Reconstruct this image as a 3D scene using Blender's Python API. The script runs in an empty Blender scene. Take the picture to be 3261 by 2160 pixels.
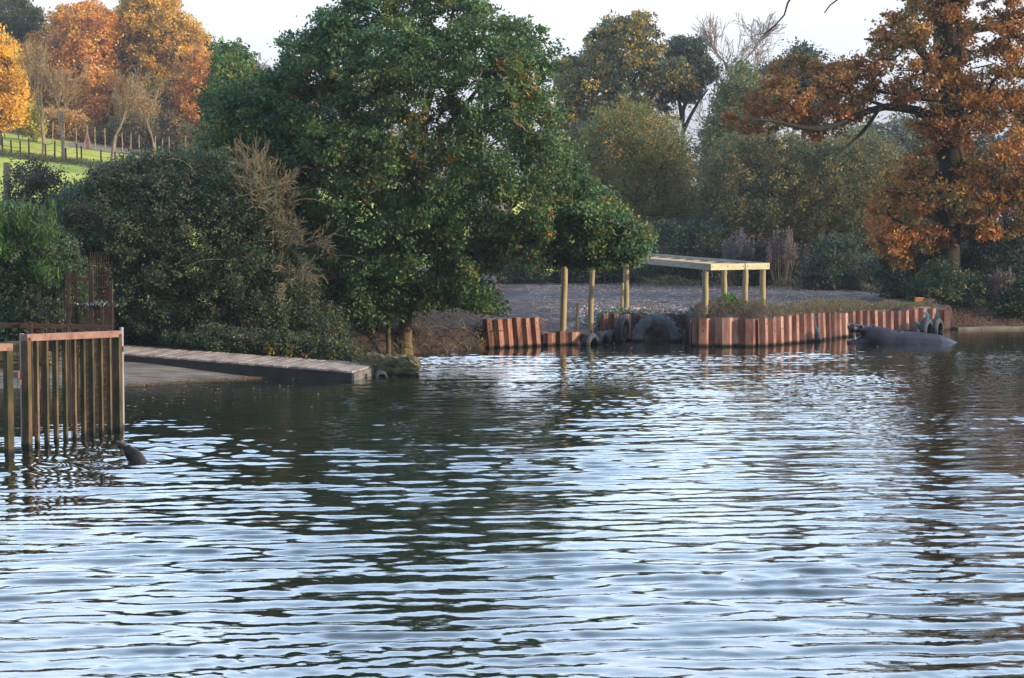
import bpy, math, random
import numpy as np
from mathutils import Vector, Matrix
R = np.random.default_rng(7)
random.seed(7)
SC = bpy.context.scene
COL = SC.collection
# ------------------------------------------------------------------ camera frame helpers
CH, F, U0, V0, HV = 2.87, 6000.0, 1630.5, 1080.0, 731.0
TH = math.atan((V0 - HV) / F)
CT, ST = math.cos(TH), math.sin(TH)
def P(u, v, Y):
    """world point seen at photo pixel (u,v) at distance Y"""
    u = np.asarray(u, float); v = np.asarray(v, float)
    dy = F * CT + (V0 - v) * ST
    dz = -F * ST + (V0 - v) * CT
    k = Y / dy
    return np.stack(np.broadcast_arrays((u - U0) * k, Y + 0 * k, CH + dz * k), -1)
def W(u, v, z=0.0):
    dy = F * CT + (V0 - v) * ST
    dz = -F * ST + (V0 - v) * CT
    k = (z - CH) / dz
    return np.array([(u - U0) * k, dy * k, z])
# ------------------------------------------------------------------ mesh building
class MB:
    def __init__(s):
        s.v = []; s.f = {}; s.n = 0; s.c = {}
    def add(s, verts, faces, mat=0, col=None):
        verts = np.asarray(verts, float).reshape(-1, 3); faces = np.asarray(faces, int)
        k = faces.shape[1]
        s.v.append(verts)
        s.f.setdefault(k, []).append((faces + s.n, np.full(len(faces), mat), 
            np.ones((len(faces), 3)) if col is None else np.broadcast_to(np.asarray(col, float), (len(faces), 3))))
        s.n += len(verts)
        return s
    def box(s, c, size, rot=None, mat=0, jit=0):
        a = np.array([[x, y, z] for x in (-.5, .5) for y in (-.5, .5) for z in (-.5, .5)]) * np.array(size)
        if jit: a = a + R.normal(0, jit, a.shape)
        if rot is not None: a = a @ np.array(rot).T
        return s.add(a + np.array(c), [[0, 1, 3, 2], [4, 6, 7, 5], [0, 4, 5, 1], [2, 3, 7, 6], [0, 2, 6, 4], [1, 5, 7, 3]], mat)
    def bar(s, a, b, w, h=None, mat=0, up=(0, 0, 1)):
        """square bar from a to b"""
        a = np.array(a, float); b = np.array(b, float); h = h or w
        d = b - a; L = np.linalg.norm(d); d = d / L
        up = np.array(up, float)
        if abs(d @ up) > .95: up = np.array([0, 1., 0])
        x = np.cross(d, up); x /= np.linalg.norm(x); z = np.cross(x, d)
        return s.box((a + b) / 2, (w, L, h), np.stack([x, d, z], 1), mat)
    def tube(s, pts, rad, sides=8, mat=0, cap=True, wob=0):
        pts = np.asarray(pts, float); n = len(pts); rad = np.broadcast_to(np.asarray(rad, float), (n,))
        t = np.gradient(pts, axis=0); t /= np.linalg.norm(t, axis=1)[:, None] + 1e-9
        ref = np.array([0, 0, 1.]) if abs(t[:, 2]).mean() < .8 else np.array([1., 0, 0])
        x = np.cross(t, ref); x /= np.linalg.norm(x, axis=1)[:, None] + 1e-9
        y = np.cross(t, x)
        an = np.linspace(0, 2 * np.pi, sides, endpoint=False)
        rr = rad[:, None] * (1 + (R.normal(0, wob, (n, sides)) if wob else np.zeros((n, sides))))
        V = pts[:, None] + rr[..., None] * (np.cos(an)[None, :, None] * x[:, None] + np.sin(an)[None, :, None] * y[:, None])
        i = np.arange(n - 1)[:, None] * sides; j = np.arange(sides)[None]; j2 = (j + 1) % sides
        Fq = np.stack([i + j, i + j2, i + sides + j2, i + sides + j], -1).reshape(-1, 4)
        base = s.n
        s.add(V.reshape(-1, 3), Fq, mat)
        if cap:
            s.add(V[0], [list(range(sides))], mat); s.add(V[-1], [list(range(sides))[::-1]], mat)
        return s
    def sticks(s, A, B, ra, rb, sides=4, mat=0):
        A = np.asarray(A, float); B = np.asarray(B, float); n = len(A)
        if n == 0: return s
        ra = np.broadcast_to(ra, (n,)); rb = np.broadcast_to(rb, (n,))
        d = B - A; d /= np.linalg.norm(d, axis=1)[:, None] + 1e-9
        ref = np.where(np.abs(d[:, 2:3]) < .9, np.array([[0, 0, 1.]]), np.array([[1., 0, 0]]))
        x = np.cross(d, ref); x /= np.linalg.norm(x, axis=1)[:, None] + 1e-9
        y = np.cross(d, x)
        an = np.linspace(0, 2 * np.pi, sides, endpoint=False)
        ring = np.cos(an)[None, :, None] * x[:, None] + np.sin(an)[None, :, None] * y[:, None]
        V = np.concatenate([A[:, None] + ring * ra[:, None, None], B[:, None] + ring * rb[:, None, None]], 1)
        i = np.arange(n)[:, None] * 2 * sides; j = np.arange(sides)[None]; j2 = (j + 1) % sides
        return s.add(V.reshape(-1, 3), np.stack([i + j, i + j2, i + sides + j2, i + sides + j], -1).reshape(-1, 4), mat)
    def build(s, name, mats, parent=None, smooth=False, color=False, kind=None):
        V = np.concatenate(s.v)
        if parent is not None: V = V - np.array(parent.location)
        me = bpy.data.meshes.new(name)
        me.vertices.add(len(V)); me.vertices.foreach_set('co', V.astype(np.float32).ravel())
        loops = []; starts = []; mi = []; cols = []; at = 0
        for k, lst in s.f.items():
            for f, m, c in lst:
                loops.append(f.ravel()); starts.append(at + np.arange(len(f)) * k); at += f.size; mi.append(m); cols.append(c)
        loops = np.concatenate(loops); starts = np.concatenate(starts); mi = np.concatenate(mi)
        me.loops.add(len(loops)); me.loops.foreach_set('vertex_index', loops.astype(np.int32))
        me.polygons.add(len(starts)); me.polygons.foreach_set('loop_start', starts.astype(np.int32))
        me.polygons.foreach_set('material_index', mi.astype(np.int32))
        me.polygons.foreach_set('use_smooth', np.full(len(starts), bool(smooth)))
        if color:
            c = np.concatenate(cols); c = np.concatenate([c, np.ones((len(c), 1))], 1)
            at_ = me.attributes.new('leafcol', 'FLOAT_COLOR', 'FACE'); at_.data.foreach_set('color', c.astype(np.float32).ravel())
        for m in (mats if isinstance(mats, (list, tuple)) else [mats]): me.materials.append(m)
        me.update(calc_edges=True); me.validate()
        o = bpy.data.objects.new(name, me); COL.objects.link(o)
        if parent is not None: o.parent = parent
        if kind: o['kind'] = kind
        return o
def tag(o, label, cat, group=None):
    o['label'] = label; o['category'] = cat
    if group: o['group'] = group
    return o
def thing(name, label, cat, loc=(0, 0, 0), group=None):
    o = bpy.data.objects.new(name, None); COL.objects.link(o); o.empty_display_size = .2
    o.location = [float(a) for a in loc]
    return tag(o, label, cat, group)
# ------------------------------------------------------------------ materials
def newmat(name):
    m = bpy.data.materials.new(name); m.use_nodes = True
    nt = m.node_tree; nt.nodes.clear()
    out = nt.nodes.new('ShaderNodeOutputMaterial')
    return m, nt, out
def N(nt, t, **kw):
    n = nt.nodes.new(t)
    for k, v in kw.items():
        if k in n.inputs: n.inputs[k].default_value = v
        else: setattr(n, k, v)
    return n
def ramp(nt, stops):
    r = nt.nodes.new('ShaderNodeValToRGB'); e = r.color_ramp.elements
    while len(e) < len(stops): e.new(.5)
    for i, (p, c) in enumerate(stops): e[i].position = p; e[i].color = (*c, 1)
    return r
def noisemat(name, stops, scale=5, stretch=(1, 1, 1), rough=.8, bump=.3, detail=6, spec=.3, bscale=None, dist=.02, world=False, wet=False, objrand=0):
    m, nt, out = newmat(name); L = nt.links.new
    b = N(nt, 'ShaderNodeBsdfPrincipled'); b.inputs['Roughness'].default_value = rough
    b.inputs['Specular IOR Level'].default_value = spec
    if world:
        tc = N(nt, 'ShaderNodeNewGeometry'); src = tc.outputs['Position']
    else:
        tc = N(nt, 'ShaderNodeTexCoord'); src = tc.outputs['Object']
    mp = N(nt, 'ShaderNodeMapping'); mp.inputs['Scale'].default_value = stretch; L(src, mp.inputs[0])
    no = N(nt, 'ShaderNodeTexNoise', Scale=scale, Detail=detail, Roughness=.65); L(mp.outputs[0], no.inputs['Vector'])
    r = ramp(nt, stops); fac = no.outputs['Fac']
    if objrand:
        oi = N(nt, 'ShaderNodeObjectInfo'); ma = N(nt, 'ShaderNodeMath', operation='MULTIPLY_ADD')
        L(oi.outputs['Random'], ma.inputs[0]); ma.inputs[1].default_value = objrand; L(no.outputs['Fac'], ma.inputs[2])
        sb = N(nt, 'ShaderNodeMath', operation='SUBTRACT'); L(ma.outputs[0], sb.inputs[0]); sb.inputs[1].default_value = objrand / 2; fac = sb.outputs[0]
    L(fac, r.inputs[0]); col = r.outputs[0]
    if wet:
        g = N(nt, 'ShaderNodeNewGeometry'); sx = N(nt, 'ShaderNodeSeparateXYZ'); L(g.outputs['Position'], sx.inputs[0])
        ad = N(nt, 'ShaderNodeMath', operation='MULTIPLY_ADD'); L(no.outputs['Fac'], ad.inputs[0]); ad.inputs[1].default_value = -.12; L(sx.outputs['Z'], ad.inputs[2])
        mr = N(nt, 'ShaderNodeMapRange'); mr.inputs['From Min'].default_value = -.03; mr.inputs['From Max'].default_value = .03; L(ad.outputs[0], mr.inputs['Value'])
        mx = N(nt, 'ShaderNodeMix', data_type='RGBA'); L(mr.outputs[0], mx.inputs[0]); mx.inputs[6].default_value = (.012, .014, .01, 1); L(col, mx.inputs[7]); col = mx.outputs[2]
    L(col, b.inputs['Base Color'])
    if bump:
        n2 = N(nt, 'ShaderNodeTexNoise', Scale=bscale or scale * 3, Detail=5); L(mp.outputs[0], n2.inputs['Vector'])
        bp = N(nt, 'ShaderNodeBump', Strength=bump, Distance=dist); L(n2.outputs['Fac'], bp.inputs['Height']); L(bp.outputs[0], b.inputs['Normal'])
    L(b.outputs[0], out.inputs[0])
    return m
def leafmat(name, trans=.3, rough=.55):
    m, nt, out = newmat(name); L = nt.links.new
    a = N(nt, 'ShaderNodeAttribute', attribute_name='leafcol')
    b = N(nt, 'ShaderNodeBsdfPrincipled'); b.inputs['Roughness'].default_value = rough; b.inputs['Specular IOR Level'].default_value = .35
    t = N(nt, 'ShaderNodeBsdfTranslucent'); mx = N(nt, 'ShaderNodeMixShader'); mx.inputs[0].default_value = trans
    L(a.outputs['Color'], b.inputs['Base Color']); L(a.outputs['Color'], t.inputs['Color'])
    L(b.outputs[0], mx.inputs[1]); L(t.outputs[0], mx.inputs[2]); L(mx.outputs[0], out.inputs[0])
    return m
M_leaf = leafmat('leaf', .3)
M_bark = noisemat('bark', [(.3, (.010, .010, .009)), (.7, (.040, .036, .028))], 6, (1, 1, .25), .9, .8, dist=.03)
M_barkpale = noisemat('bark_pale', [(.3, (.12, .09, .06)), (.7, (.33, .25, .16))], 5, (1, 1, .3), .9, .4)
M_barkmoss = noisemat('bark_mossy', [(.3, (.04, .03, .018)), (.7, (.17, .13, .07))], 6, (1, 1, .25), .9, .8, dist=.03)
M_twig = noisemat('twig', [(.3, (.10, .09, .055)), (.7, (.22, .19, .12))], 3, rough=.9, bump=0)
M_twigred = noisemat('twig_red', [(.3, (.16, .12, .10)), (.7, (.30, .24, .19))], 3, rough=.9, bump=0)
M_rust = noisemat('rusty_steel', [(.28, (.07, .036, .03)), (.43, (.17, .082, .062)), (.6, (.32, .165, .12)), (.8, (.44, .29, .23))], 3.2, (1.5, 1.5, .35), .85, .3, wet=True, objrand=.36)
M_rustbar = noisemat('rusty_bar', [(.28, (.02, .024, .010)), (.47, (.055, .048, .02)), (.62, (.13, .078, .04)), (.8, (.28, .17, .11))], 3, (2, 2, .7), .85, .3, wet=True, objrand=.15)
M_rustrail = noisemat('rusty_rail', [(.3, (.15, .07, .05)), (.7, (.33, .20, .16))], 4, (1, 1, 1), .8, .2)
M_galv = noisemat('galvanised_steel', [(.3, (.16, .15, .16)), (.7, (.36, .37, .42))], 5, (1, 1, .3), .45, .05, wet=True)
M_cage = noisemat('cage_rust', [(.3, (.018, .012, .009)), (.6, (.05, .028, .019)), (.8, (.13, .075, .048))], 4, rough=.9, bump=.2)
M_plank = noisemat('weathered_plank', [(.3, (.12, .095, .08)), (.5, (.27, .225, .195)), (.75, (.40, .34, .30))], 2.2, (1.6, .5, 1), .85, .3)
M_darkwood = noisemat('wet_dark_timber', [(.3, (.010, .010, .009)), (.7, (.035, .032, .028))], 3, rough=.6, bump=.3)
M_post = noisemat('timber_pole', [(.25, (.13, .11, .055)), (.5, (.30, .24, .13)), (.75, (.42, .33, .18))], 4, (3, 3, .4), .85, .3)
M_board = noisemat('sawn_board', [(.3, (.36, .30, .17)), (.55, (.52, .46, .30)), (.8, (.60, .50, .24))], 3, (2, 2, 3), .8, .2)
M_boardgrey = noisemat('sawn_board_grey', [(.3, (.22, .19, .15)), (.6, (.34, .30, .24)), (.8, (.42, .36, .26))], 3, (1, 1, 4), .8, .2)
M_tyre = noisemat('tyre_rubber', [(.3, (.022, .025, .030)), (.7, (.075, .08, .09))], 8, rough=.75, bump=.3, wet=True)
M_tyregrey = noisemat('grey_tyre_rubber', [(.3, (.075, .085, .10)), (.7, (.19, .205, .23))], 8, rough=.8, bump=.3, wet=True)
M_plate = noisemat('dark_rust_plate', [(.3, (.006, .005, .005)), (.6, (.016, .010, .009)), (.8, (.05, .026, .02))], 4, rough=.9, bump=.2)
M_stone = noisemat('stone', [(.28, (.025, .022, .012)), (.45, (.085, .075, .035)), (.6, (.15, .13, .065)), (.78, (.32, .27, .20))], 3.2, (1, 1, 3.5), .95, 1.0, dist=.06, wet=True)
M_mud = noisemat('mud', [(.3, (.016, .012, .011)), (.55, (.038, .029, .026)), (.75, (.095, .06, .04))], 2.5, rough=.95, bump=.9, dist=.08, world=True, bscale=6)
M_beach = noisemat('beach', [(.3, (.07, .058, .048)), (.48, (.15, .12, .095)), (.6, (.23, .185, .14)), (.75, (.34, .28, .21))], 1.6, (1, 3, 1), .9, .5, world=True, bscale=20)
M_gravel = noisemat('gravel', [(.34, (.012, .009, .010)), (.45, (.036, .026, .028)), (.53, (.078, .046, .038)), (.60, (.10, .072, .070)), (.70, (.30, .25, .25))], 2.4, (1, .55, 1), .95, .9, detail=9, dist=.08, world=True, bscale=9)
M_grass = noisemat('grass_field', [(.3, (.21, .24, .018)), (.5, (.33, .35, .025)), (.72, (.44, .39, .07))], .35, (1, .6, 1), .95, .6, detail=9, world=True, bscale=4, dist=.15)
M_track = noisemat('track', [(.3, (.13, .10, .07)), (.7, (.22, .17, .12))], 1, rough=.95, bump=.3, world=True)
M_wood = noisemat('wood_floor', [(.3, (.05, .03, .015)), (.7, (.16, .08, .03))], .5, rough=.95, bump=.3, world=True)
M_hippo = noisemat('hippo_skin', [(.3, (.008, .008, .014)), (.6, (.020, .019, .032)), (.8, (.060, .040, .048))], 5, rough=.4, bump=.7, spec=.32, dist=.012, bscale=30)
M_pink = noisemat('hippo_pink_skin', [(.3, (.14, .07, .065)), (.7, (.26, .15, .13))], 9, rough=.4, bump=.3)
M_sealion = noisemat('sea_lion_fur', [(.3, (.007, .005, .005)), (.7, (.022, .013, .010))], 12, (1, 1, 1), .38, .15, spec=.25, dist=.005)
M_black = noisemat('black_gloss', [(.3, (.008, .008, .008)), (.7, (.014, .014, .014))], 5, rough=.15, bump=0, spec=.6)
M_tusk = noisemat('tusk', [(.3, (.4, .34, .25)), (.7, (.6, .54, .42))], 5, rough=.4, bump=0)
M_rope = noisemat('blue_rope', [(.3, (.02, .16, .24)), (.7, (.06, .33, .42))], 30, rough=.8, bump=.5)
M_ropeg = noisemat('green_rope', [(.3, (.02, .10, .10)), (.7, (.06, .20, .18))], 30, rough=.8, bump=.5)
M_orange = noisemat('orange_plastic', [(.3, (.55, .16, .05)), (.7, (.70, .24, .09))], 5, rough=.6, bump=.1)
M_concrete = noisemat('concrete', [(.3, (.11, .10, .07)), (.7, (.24, .21, .16))], 3, rough=.9, bump=.3)
M_white = noisemat('white_plastic', [(.3, (.55, .55, .6)), (.7, (.75, .75, .8))], 5, rough=.5, bump=0)

# ------------------------------------------------------------------ world, sun, camera
SUN_EL, SUN_AZ = math.radians(12), math.radians(106)   # azimuth measured clockwise from +Y (view direction)
w = bpy.data.worlds.new('World'); SC.world = w; w.use_nodes = True
nt = w.node_tree; nt.nodes.clear(); L = nt.links.new
out = nt.nodes.new('ShaderNodeOutputWorld')
sky = nt.nodes.new('ShaderNodeTexSky'); sky.sky_type = 'NISHITA'; sky.sun_disc = False
sky.sun_elevation = SUN_EL; sky.sun_rotation = SUN_AZ; sky.dust_density = 2
bg1 = N(nt, 'ShaderNodeBackground', Strength=.05); L(sky.outputs[0], bg1.inputs['Color'])
tc = N(nt, 'ShaderNodeTexCoord'); sx = N(nt, 'ShaderNodeSeparateXYZ'); L(tc.outputs['Generated'], sx.inputs[0])
mp = N(nt, 'ShaderNodeMapping'); mp.inputs['Scale'].default_value = (2.5, 2.5, 9); L(tc.outputs['Generated'], mp.inputs[0])
no = N(nt, 'ShaderNodeTexNoise', Scale=1.6, Detail=5, Roughness=.55); L(mp.outputs[0], no.inputs['Vector'])
# thin veil of cloud over the whole sky, paler lilac low down
rz = ramp(nt, [(0.0, (.30, .30, .36)), (.06, (.36, .36, .43)), (.115, (.62, .63, .70)), (.19, (1.65, 1.98, 2.4)), (.45, (1.30, 1.80, 2.5)), (.85, (.55, .80, 1.15))])
L(sx.outputs['Z'], rz.inputs[0])
rn = N(nt, 'ShaderNodeMapRange'); rn.inputs['From Min'].default_value = .3; rn.inputs['From Max'].default_value = .7
rn.inputs['To Min'].default_value = .86; rn.inputs['To Max'].default_value = 1.12; L(no.outputs['Fac'], rn.inputs['Value'])
vm = N(nt, 'ShaderNodeVectorMath', operation='SCALE'); L(rz.outputs[0], vm.inputs[0]); L(rn.outputs[0], vm.inputs['Scale'])
ry = N(nt, 'ShaderNodeMapRange'); ry.inputs['From Min'].default_value = -.7; ry.inputs['From Max'].default_value = .9
ry.inputs['To Min'].default_value = .42; ry.inputs['To Max'].default_value = 1.25; L(sx.outputs['Y'], ry.inputs['Value'])
v2 = N(nt, 'ShaderNodeVectorMath', operation='SCALE'); L(vm.outputs[0], v2.inputs[0]); L(ry.outputs[0], v2.inputs['Scale']); vm = v2
bg2 = N(nt, 'ShaderNodeBackground', Strength=.9); L(vm.outputs[0], bg2.inputs['Color'])
ad = nt.nodes.new('ShaderNodeAddShader'); L(bg1.outputs[0], ad.inputs[0]); L(bg2.outputs[0], ad.inputs[1]); L(ad.outputs[0], out.inputs[0])
sun = bpy.data.lights.new('sun', 'SUN'); sun.energy = 4.8; sun.angle = math.radians(1.0); sun.color = (1, .78, .54)
so = bpy.data.objects.new('sun', sun); COL.objects.link(so)
sd = Vector((math.sin(SUN_AZ) * math.cos(SUN_EL), math.cos(SUN_AZ) * math.cos(SUN_EL), math.sin(SUN_EL)))
so.rotation_euler = sd.to_track_quat('Z', 'Y').to_euler(); so.location = (30, -20, 30)
cam = bpy.data.cameras.new('camera'); co = bpy.data.objects.new('camera', cam); COL.objects.link(co)
cam.sensor_width = 36; cam.lens = 36 * F / 3261; cam.clip_end = 3000; cam.clip_start = .5
co.location = (0, 0, CH); co.rotation_euler = (math.pi / 2 - TH, 0, 0); SC.camera = co
SC.view_settings.view_transform = 'Standard'; SC.view_settings.look = 'None'; SC.view_settings.gamma = 1
SC.view_settings.exposure = .45
SC.cycles.max_bounces = 6; SC.cycles.diffuse_bounces = 3; SC.cycles.glossy_bounces = 3; SC.cycles.transmission_bounces = 3
SC.cycles.caustics_reflective = False; SC.cycles.caustics_refractive = False

# thin evening air
hz = MB(); hz.box((0, 320, 32), (1300, 760, 74)); hm, nt, out = newmat('haze_air'); pv = nt.nodes.new('ShaderNodeVolumePrincipled'); pv.inputs['Density'].default_value = .00032; pv.inputs['Color'].default_value = (.80, .88, 1, 1); pv.inputs['Anisotropy'].default_value = .2
nt.links.new(pv.outputs[0], out.inputs['Volume']); hz.build('haze', hm, kind='stuff')
SC.cycles.volume_bounces = 0
# ------------------------------------------------------------------ water
def make_water():
    ys = [-30., -15., -5., 4., 8., 10.]
    y = 10.6
    while y < 60:
        ys.append(y); y += .022 + .0006 * y
    ys += [64., 75.]
    ys = np.array(ys)
    t = np.concatenate([[-8, -3, -1.2, -.6, -.4], np.linspace(-.30, .30, 680), [.4, .6, 1.2, 3, 8]])
    sc = np.maximum(ys, 12)
    X = t[None] * sc[:, None]; Yg = np.broadcast_to(ys[:, None], X.shape)
    Z = np.zeros_like(X)
    rr = np.random.default_rng(3)
    env = np.clip((Yg - 9.9) / .6, 0, 1) * np.clip((.31 - np.abs(X / sc[:, None])) / .02, 0, 1)
    def lump(s, seed, n=7):
        q = np.random.default_rng(seed); o = 0
        for _ in range(n):
            a = q.uniform(0, 6.28); k = 6.28 / (s * q.uniform(.6, 1.8)); o = o + np.sin(k * (X * np.cos(a) * .6 + Yg * np.sin(a)) + q.uniform(0, 6.28))
        return o / math.sqrt(n)
    def waves(lo, hi, slope, n, spread, a0=94):
        z = 0
        for i in range(n):
            lam = lo * (hi / lo) ** rr.uniform(); k = 6.2832 / lam
            a = math.radians(rr.normal(a0, spread))
            ph = rr.uniform(0, 6.28)
            z = z + (slope / k / math.sqrt(n) * 1.41) * np.sin(k * (X * math.cos(a) + Yg * math.sin(a)) + ph)
        return z
    near = np.clip((38 - Yg) / 14, 0, 1); near = near * near * (3 - 2 * near)
    g1 = np.clip(.85 + .35 * lump(9, 5), .3, 1.6)
    g2 = np.clip(.7 + .6 * lump(4, 8), .0, 2.0)
    # calmer lee in front of the jetty and under the left bank
    uu = X / Yg * F + U0
    vv = HV + CH * F / np.maximum(Yg, 1)
    calm = np.clip((1250 - uu) / 250, 0, 1) * np.clip((1400 - vv) / 90, 0, 1)
    calmr = np.clip((uu - 2550) / 250, 0, 1) * np.clip((1500 - vv) / 250, 0, 1)
    calmf = np.clip((1135 - vv) / 30, 0, 1)
    q = (1 - .8 * calm) * (1 - .5 * calmr) * (1 - .72 * calmf)
    Z += waves(.45, .95, .030, 16, 5, 99) * (.7 + .3 * near) * g1 * q
    Z += waves(.22, .46, .088, 36, 6, 98) * (.45 + .55 * g2) * q * (.5 + .5 * near)
    Z += waves(.28, .7, .034, 20, 20, 92) * (.6 + .4 * g1) * q * (.4 + .6 * near)
    Z += waves(.20, .36, .035, 22, 22, 93) * (.7 + .3 * near) * g2 * q
    Z += waves(.12, .22, .028, 24, 26) * (1 - .8 * calmf) * (1 - .55 * calm) * (.6 + .4 * g2) * (1 + 1.5 * np.clip((Yg - 24) / 6, 0, 1))
    foot = np.clip((vv - 1930) / 120, 0, 1) * (.5 + .5 * np.clip(lump(3.5, 21), -1, 1))
    Z += waves(.11, .26, .055, 30, 70, 60) * foot
    # rings around the swimming sea lion, and its wake
    for (cx, cy, amp, ex) in ((-4.62, 23.3, .012, 1.3), (-4.2, 25.0, .010, 1.6), (-5.3, 23.4, .008, 1.0)):
        d = np.hypot((X - cx), (Yg - cy) * 1.0)
        Z += amp * np.sin(d * 6.2832 / .42) * np.exp(-(d / ex) ** 2)
    Z *= env
    mb = MB(); n, m_ = X.shape
    i = np.arange(n - 1)[:, None] * m_; j = np.arange(m_ - 1)[None]
    mb.add(np.stack([X, Yg, Z], -1).reshape(-1, 3), np.stack([i + j, i + j + 1, i + j + m_ + 1, i + j + m_], -1).reshape(-1, 4))
    m, nt, out = newmat('lake_water'); L = nt.links.new
    b = N(nt, 'ShaderNodeBsdfPrincipled'); b.inputs['Base Color'].default_value = (.010, .014, .008, 1); b.inputs['Roughness'].default_value = .012; b.inputs['IOR'].default_value = 1.55
    g = N(nt, 'ShaderNodeNewGeometry'); mp = N(nt, 'ShaderNodeMapping'); mp.inputs['Scale'].default_value = (.55, 1.6, 1); mp.inputs['Rotation'].default_value = (0, 0, .06); L(g.outputs['Position'], mp.inputs[0])
    n1 = N(nt, 'ShaderNodeTexNoise', Scale=7, Detail=3, Roughness=.5); L(mp.outputs[0], n1.inputs['Vector'])
    bp = N(nt, 'ShaderNodeBump', Strength=.16, Distance=.02); L(n1.outputs['Fac'], bp.inputs['Height']); L(bp.outputs[0], b.inputs['Normal'])
    L(b.outputs[0], out.inputs[0])
    mb.build('water', m, smooth=True, kind='structure')
make_water()

# ------------------------------------------------------------------ terrain
shore_px = [(-3000, 1290), (-400, 1250), (0, 1240), (400, 1232), (700, 1214), (960, 1200), (1010, 1175), (1060, 1148), (1150, 1140), (1290, 1131), (1545, 1112), (1560, 1108), (1730, 1103), (1862, 1100), (1890, 1092), (1915, 1086), (2198, 1086), (2204, 1105), (2428, 1105), (2600, 1088), (2690, 1075), (2760, 1068), (2950, 1054), (3035, 1050), (3261, 1047), (4500, 1040)]
shp = np.array([W(u, v)[:2] for u, v in shore_px])
shp[1:, 0] = np.maximum.accumulate(shp[1:, 0])
def shore(x): return np.interp(x, shp[:, 0], shp[:, 1])
def X_of(u, v): return float(W(u, v)[0])
KT = ([-.40, -.27, -.2, -.12, -.05, .02, .1, .3], [.105, .100, .086, .076, .055, .02, .002, .004])
def sm(x): x = np.clip(x, 0, 1); return x * x * (3 - 2 * x)
XB, XM, XR = X_of(980, 1190), X_of(1552, 1110), X_of(3036, 1050)
def tnoise(x, y):
    z = 0
    for (k, a, ph) in ((.9, .3, 1.), (1.7, 1.9, 2.), (3.1, .9, .4), (5.3, 2.5, 3.)):
        z = z + np.sin(k * (x * math.cos(a) + y * math.sin(a)) + ph) * np.sin(k * 1.3 * (x * math.sin(a) - y * math.cos(a)) + ph * 2) / k
    return z
def height(x, s):
    y = shore(x) + s
    zb = np.where(s < 0, .25 * s, np.minimum(.085 * s, .38) + .25 * sm((s - 7) / 4))
    zm = np.where(s < 0, .5 * s, .55 * sm(s / .7) + .55 * sm((s - .6) / 3.2) + .05 * tnoise(x * 1.5, y * 1.5))
    low = sm((x - X_of(1710, 1103)) / .2) * (1 - sm((x - X_of(1885, 1092)) / .4))
    zp = np.where(s < .24, -.9, (.66 - .36 * low * (1 - sm(s / 5))) * np.minimum(1, 1 + 0 * s))
    mound = sm((x - 4.2) / .9) * (1 - sm((x - 8.2) / 1.5)) * sm((s - .2) / .8) * (1 - sm((s - 3.0) / 3))
    zp = zp + np.where(s > .24, .24 * mound + .02 * tnoise(x * 2, y * 2), 0)
    zr = np.where(s < .0, -.4, .06 + .5 * sm((s - .35) / 2.6) + .03 * tnoise(x * 2, y * 2))
    w1 = sm((x - XB) / .5); w2 = sm((x - (XM - .05)) / .1); w3 = sm((x - XR) / .15)
    z = zb * (1 - w1) + zm * w1
    z = z * (1 - w2) + zp * w2
    z = z * (1 - w3) + zr * w3
    k = np.interp(x / np.maximum(y, 1), KT[0], KT[1])
    y0 = np.interp(x / np.maximum(y, 1), [-.07, 0.0], [55., 80.])
    z = z + np.maximum(0, y - y0) * k * np.clip((y - y0) / 25, 0, 1) + np.maximum(0, y - 130) * .04 * (x / np.maximum(y, 1) > -.02) * 0
    return z
def H(x, y):
    x = np.asarray(x, float); return height(x, np.asarray(y, float) - shore(x))
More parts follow.
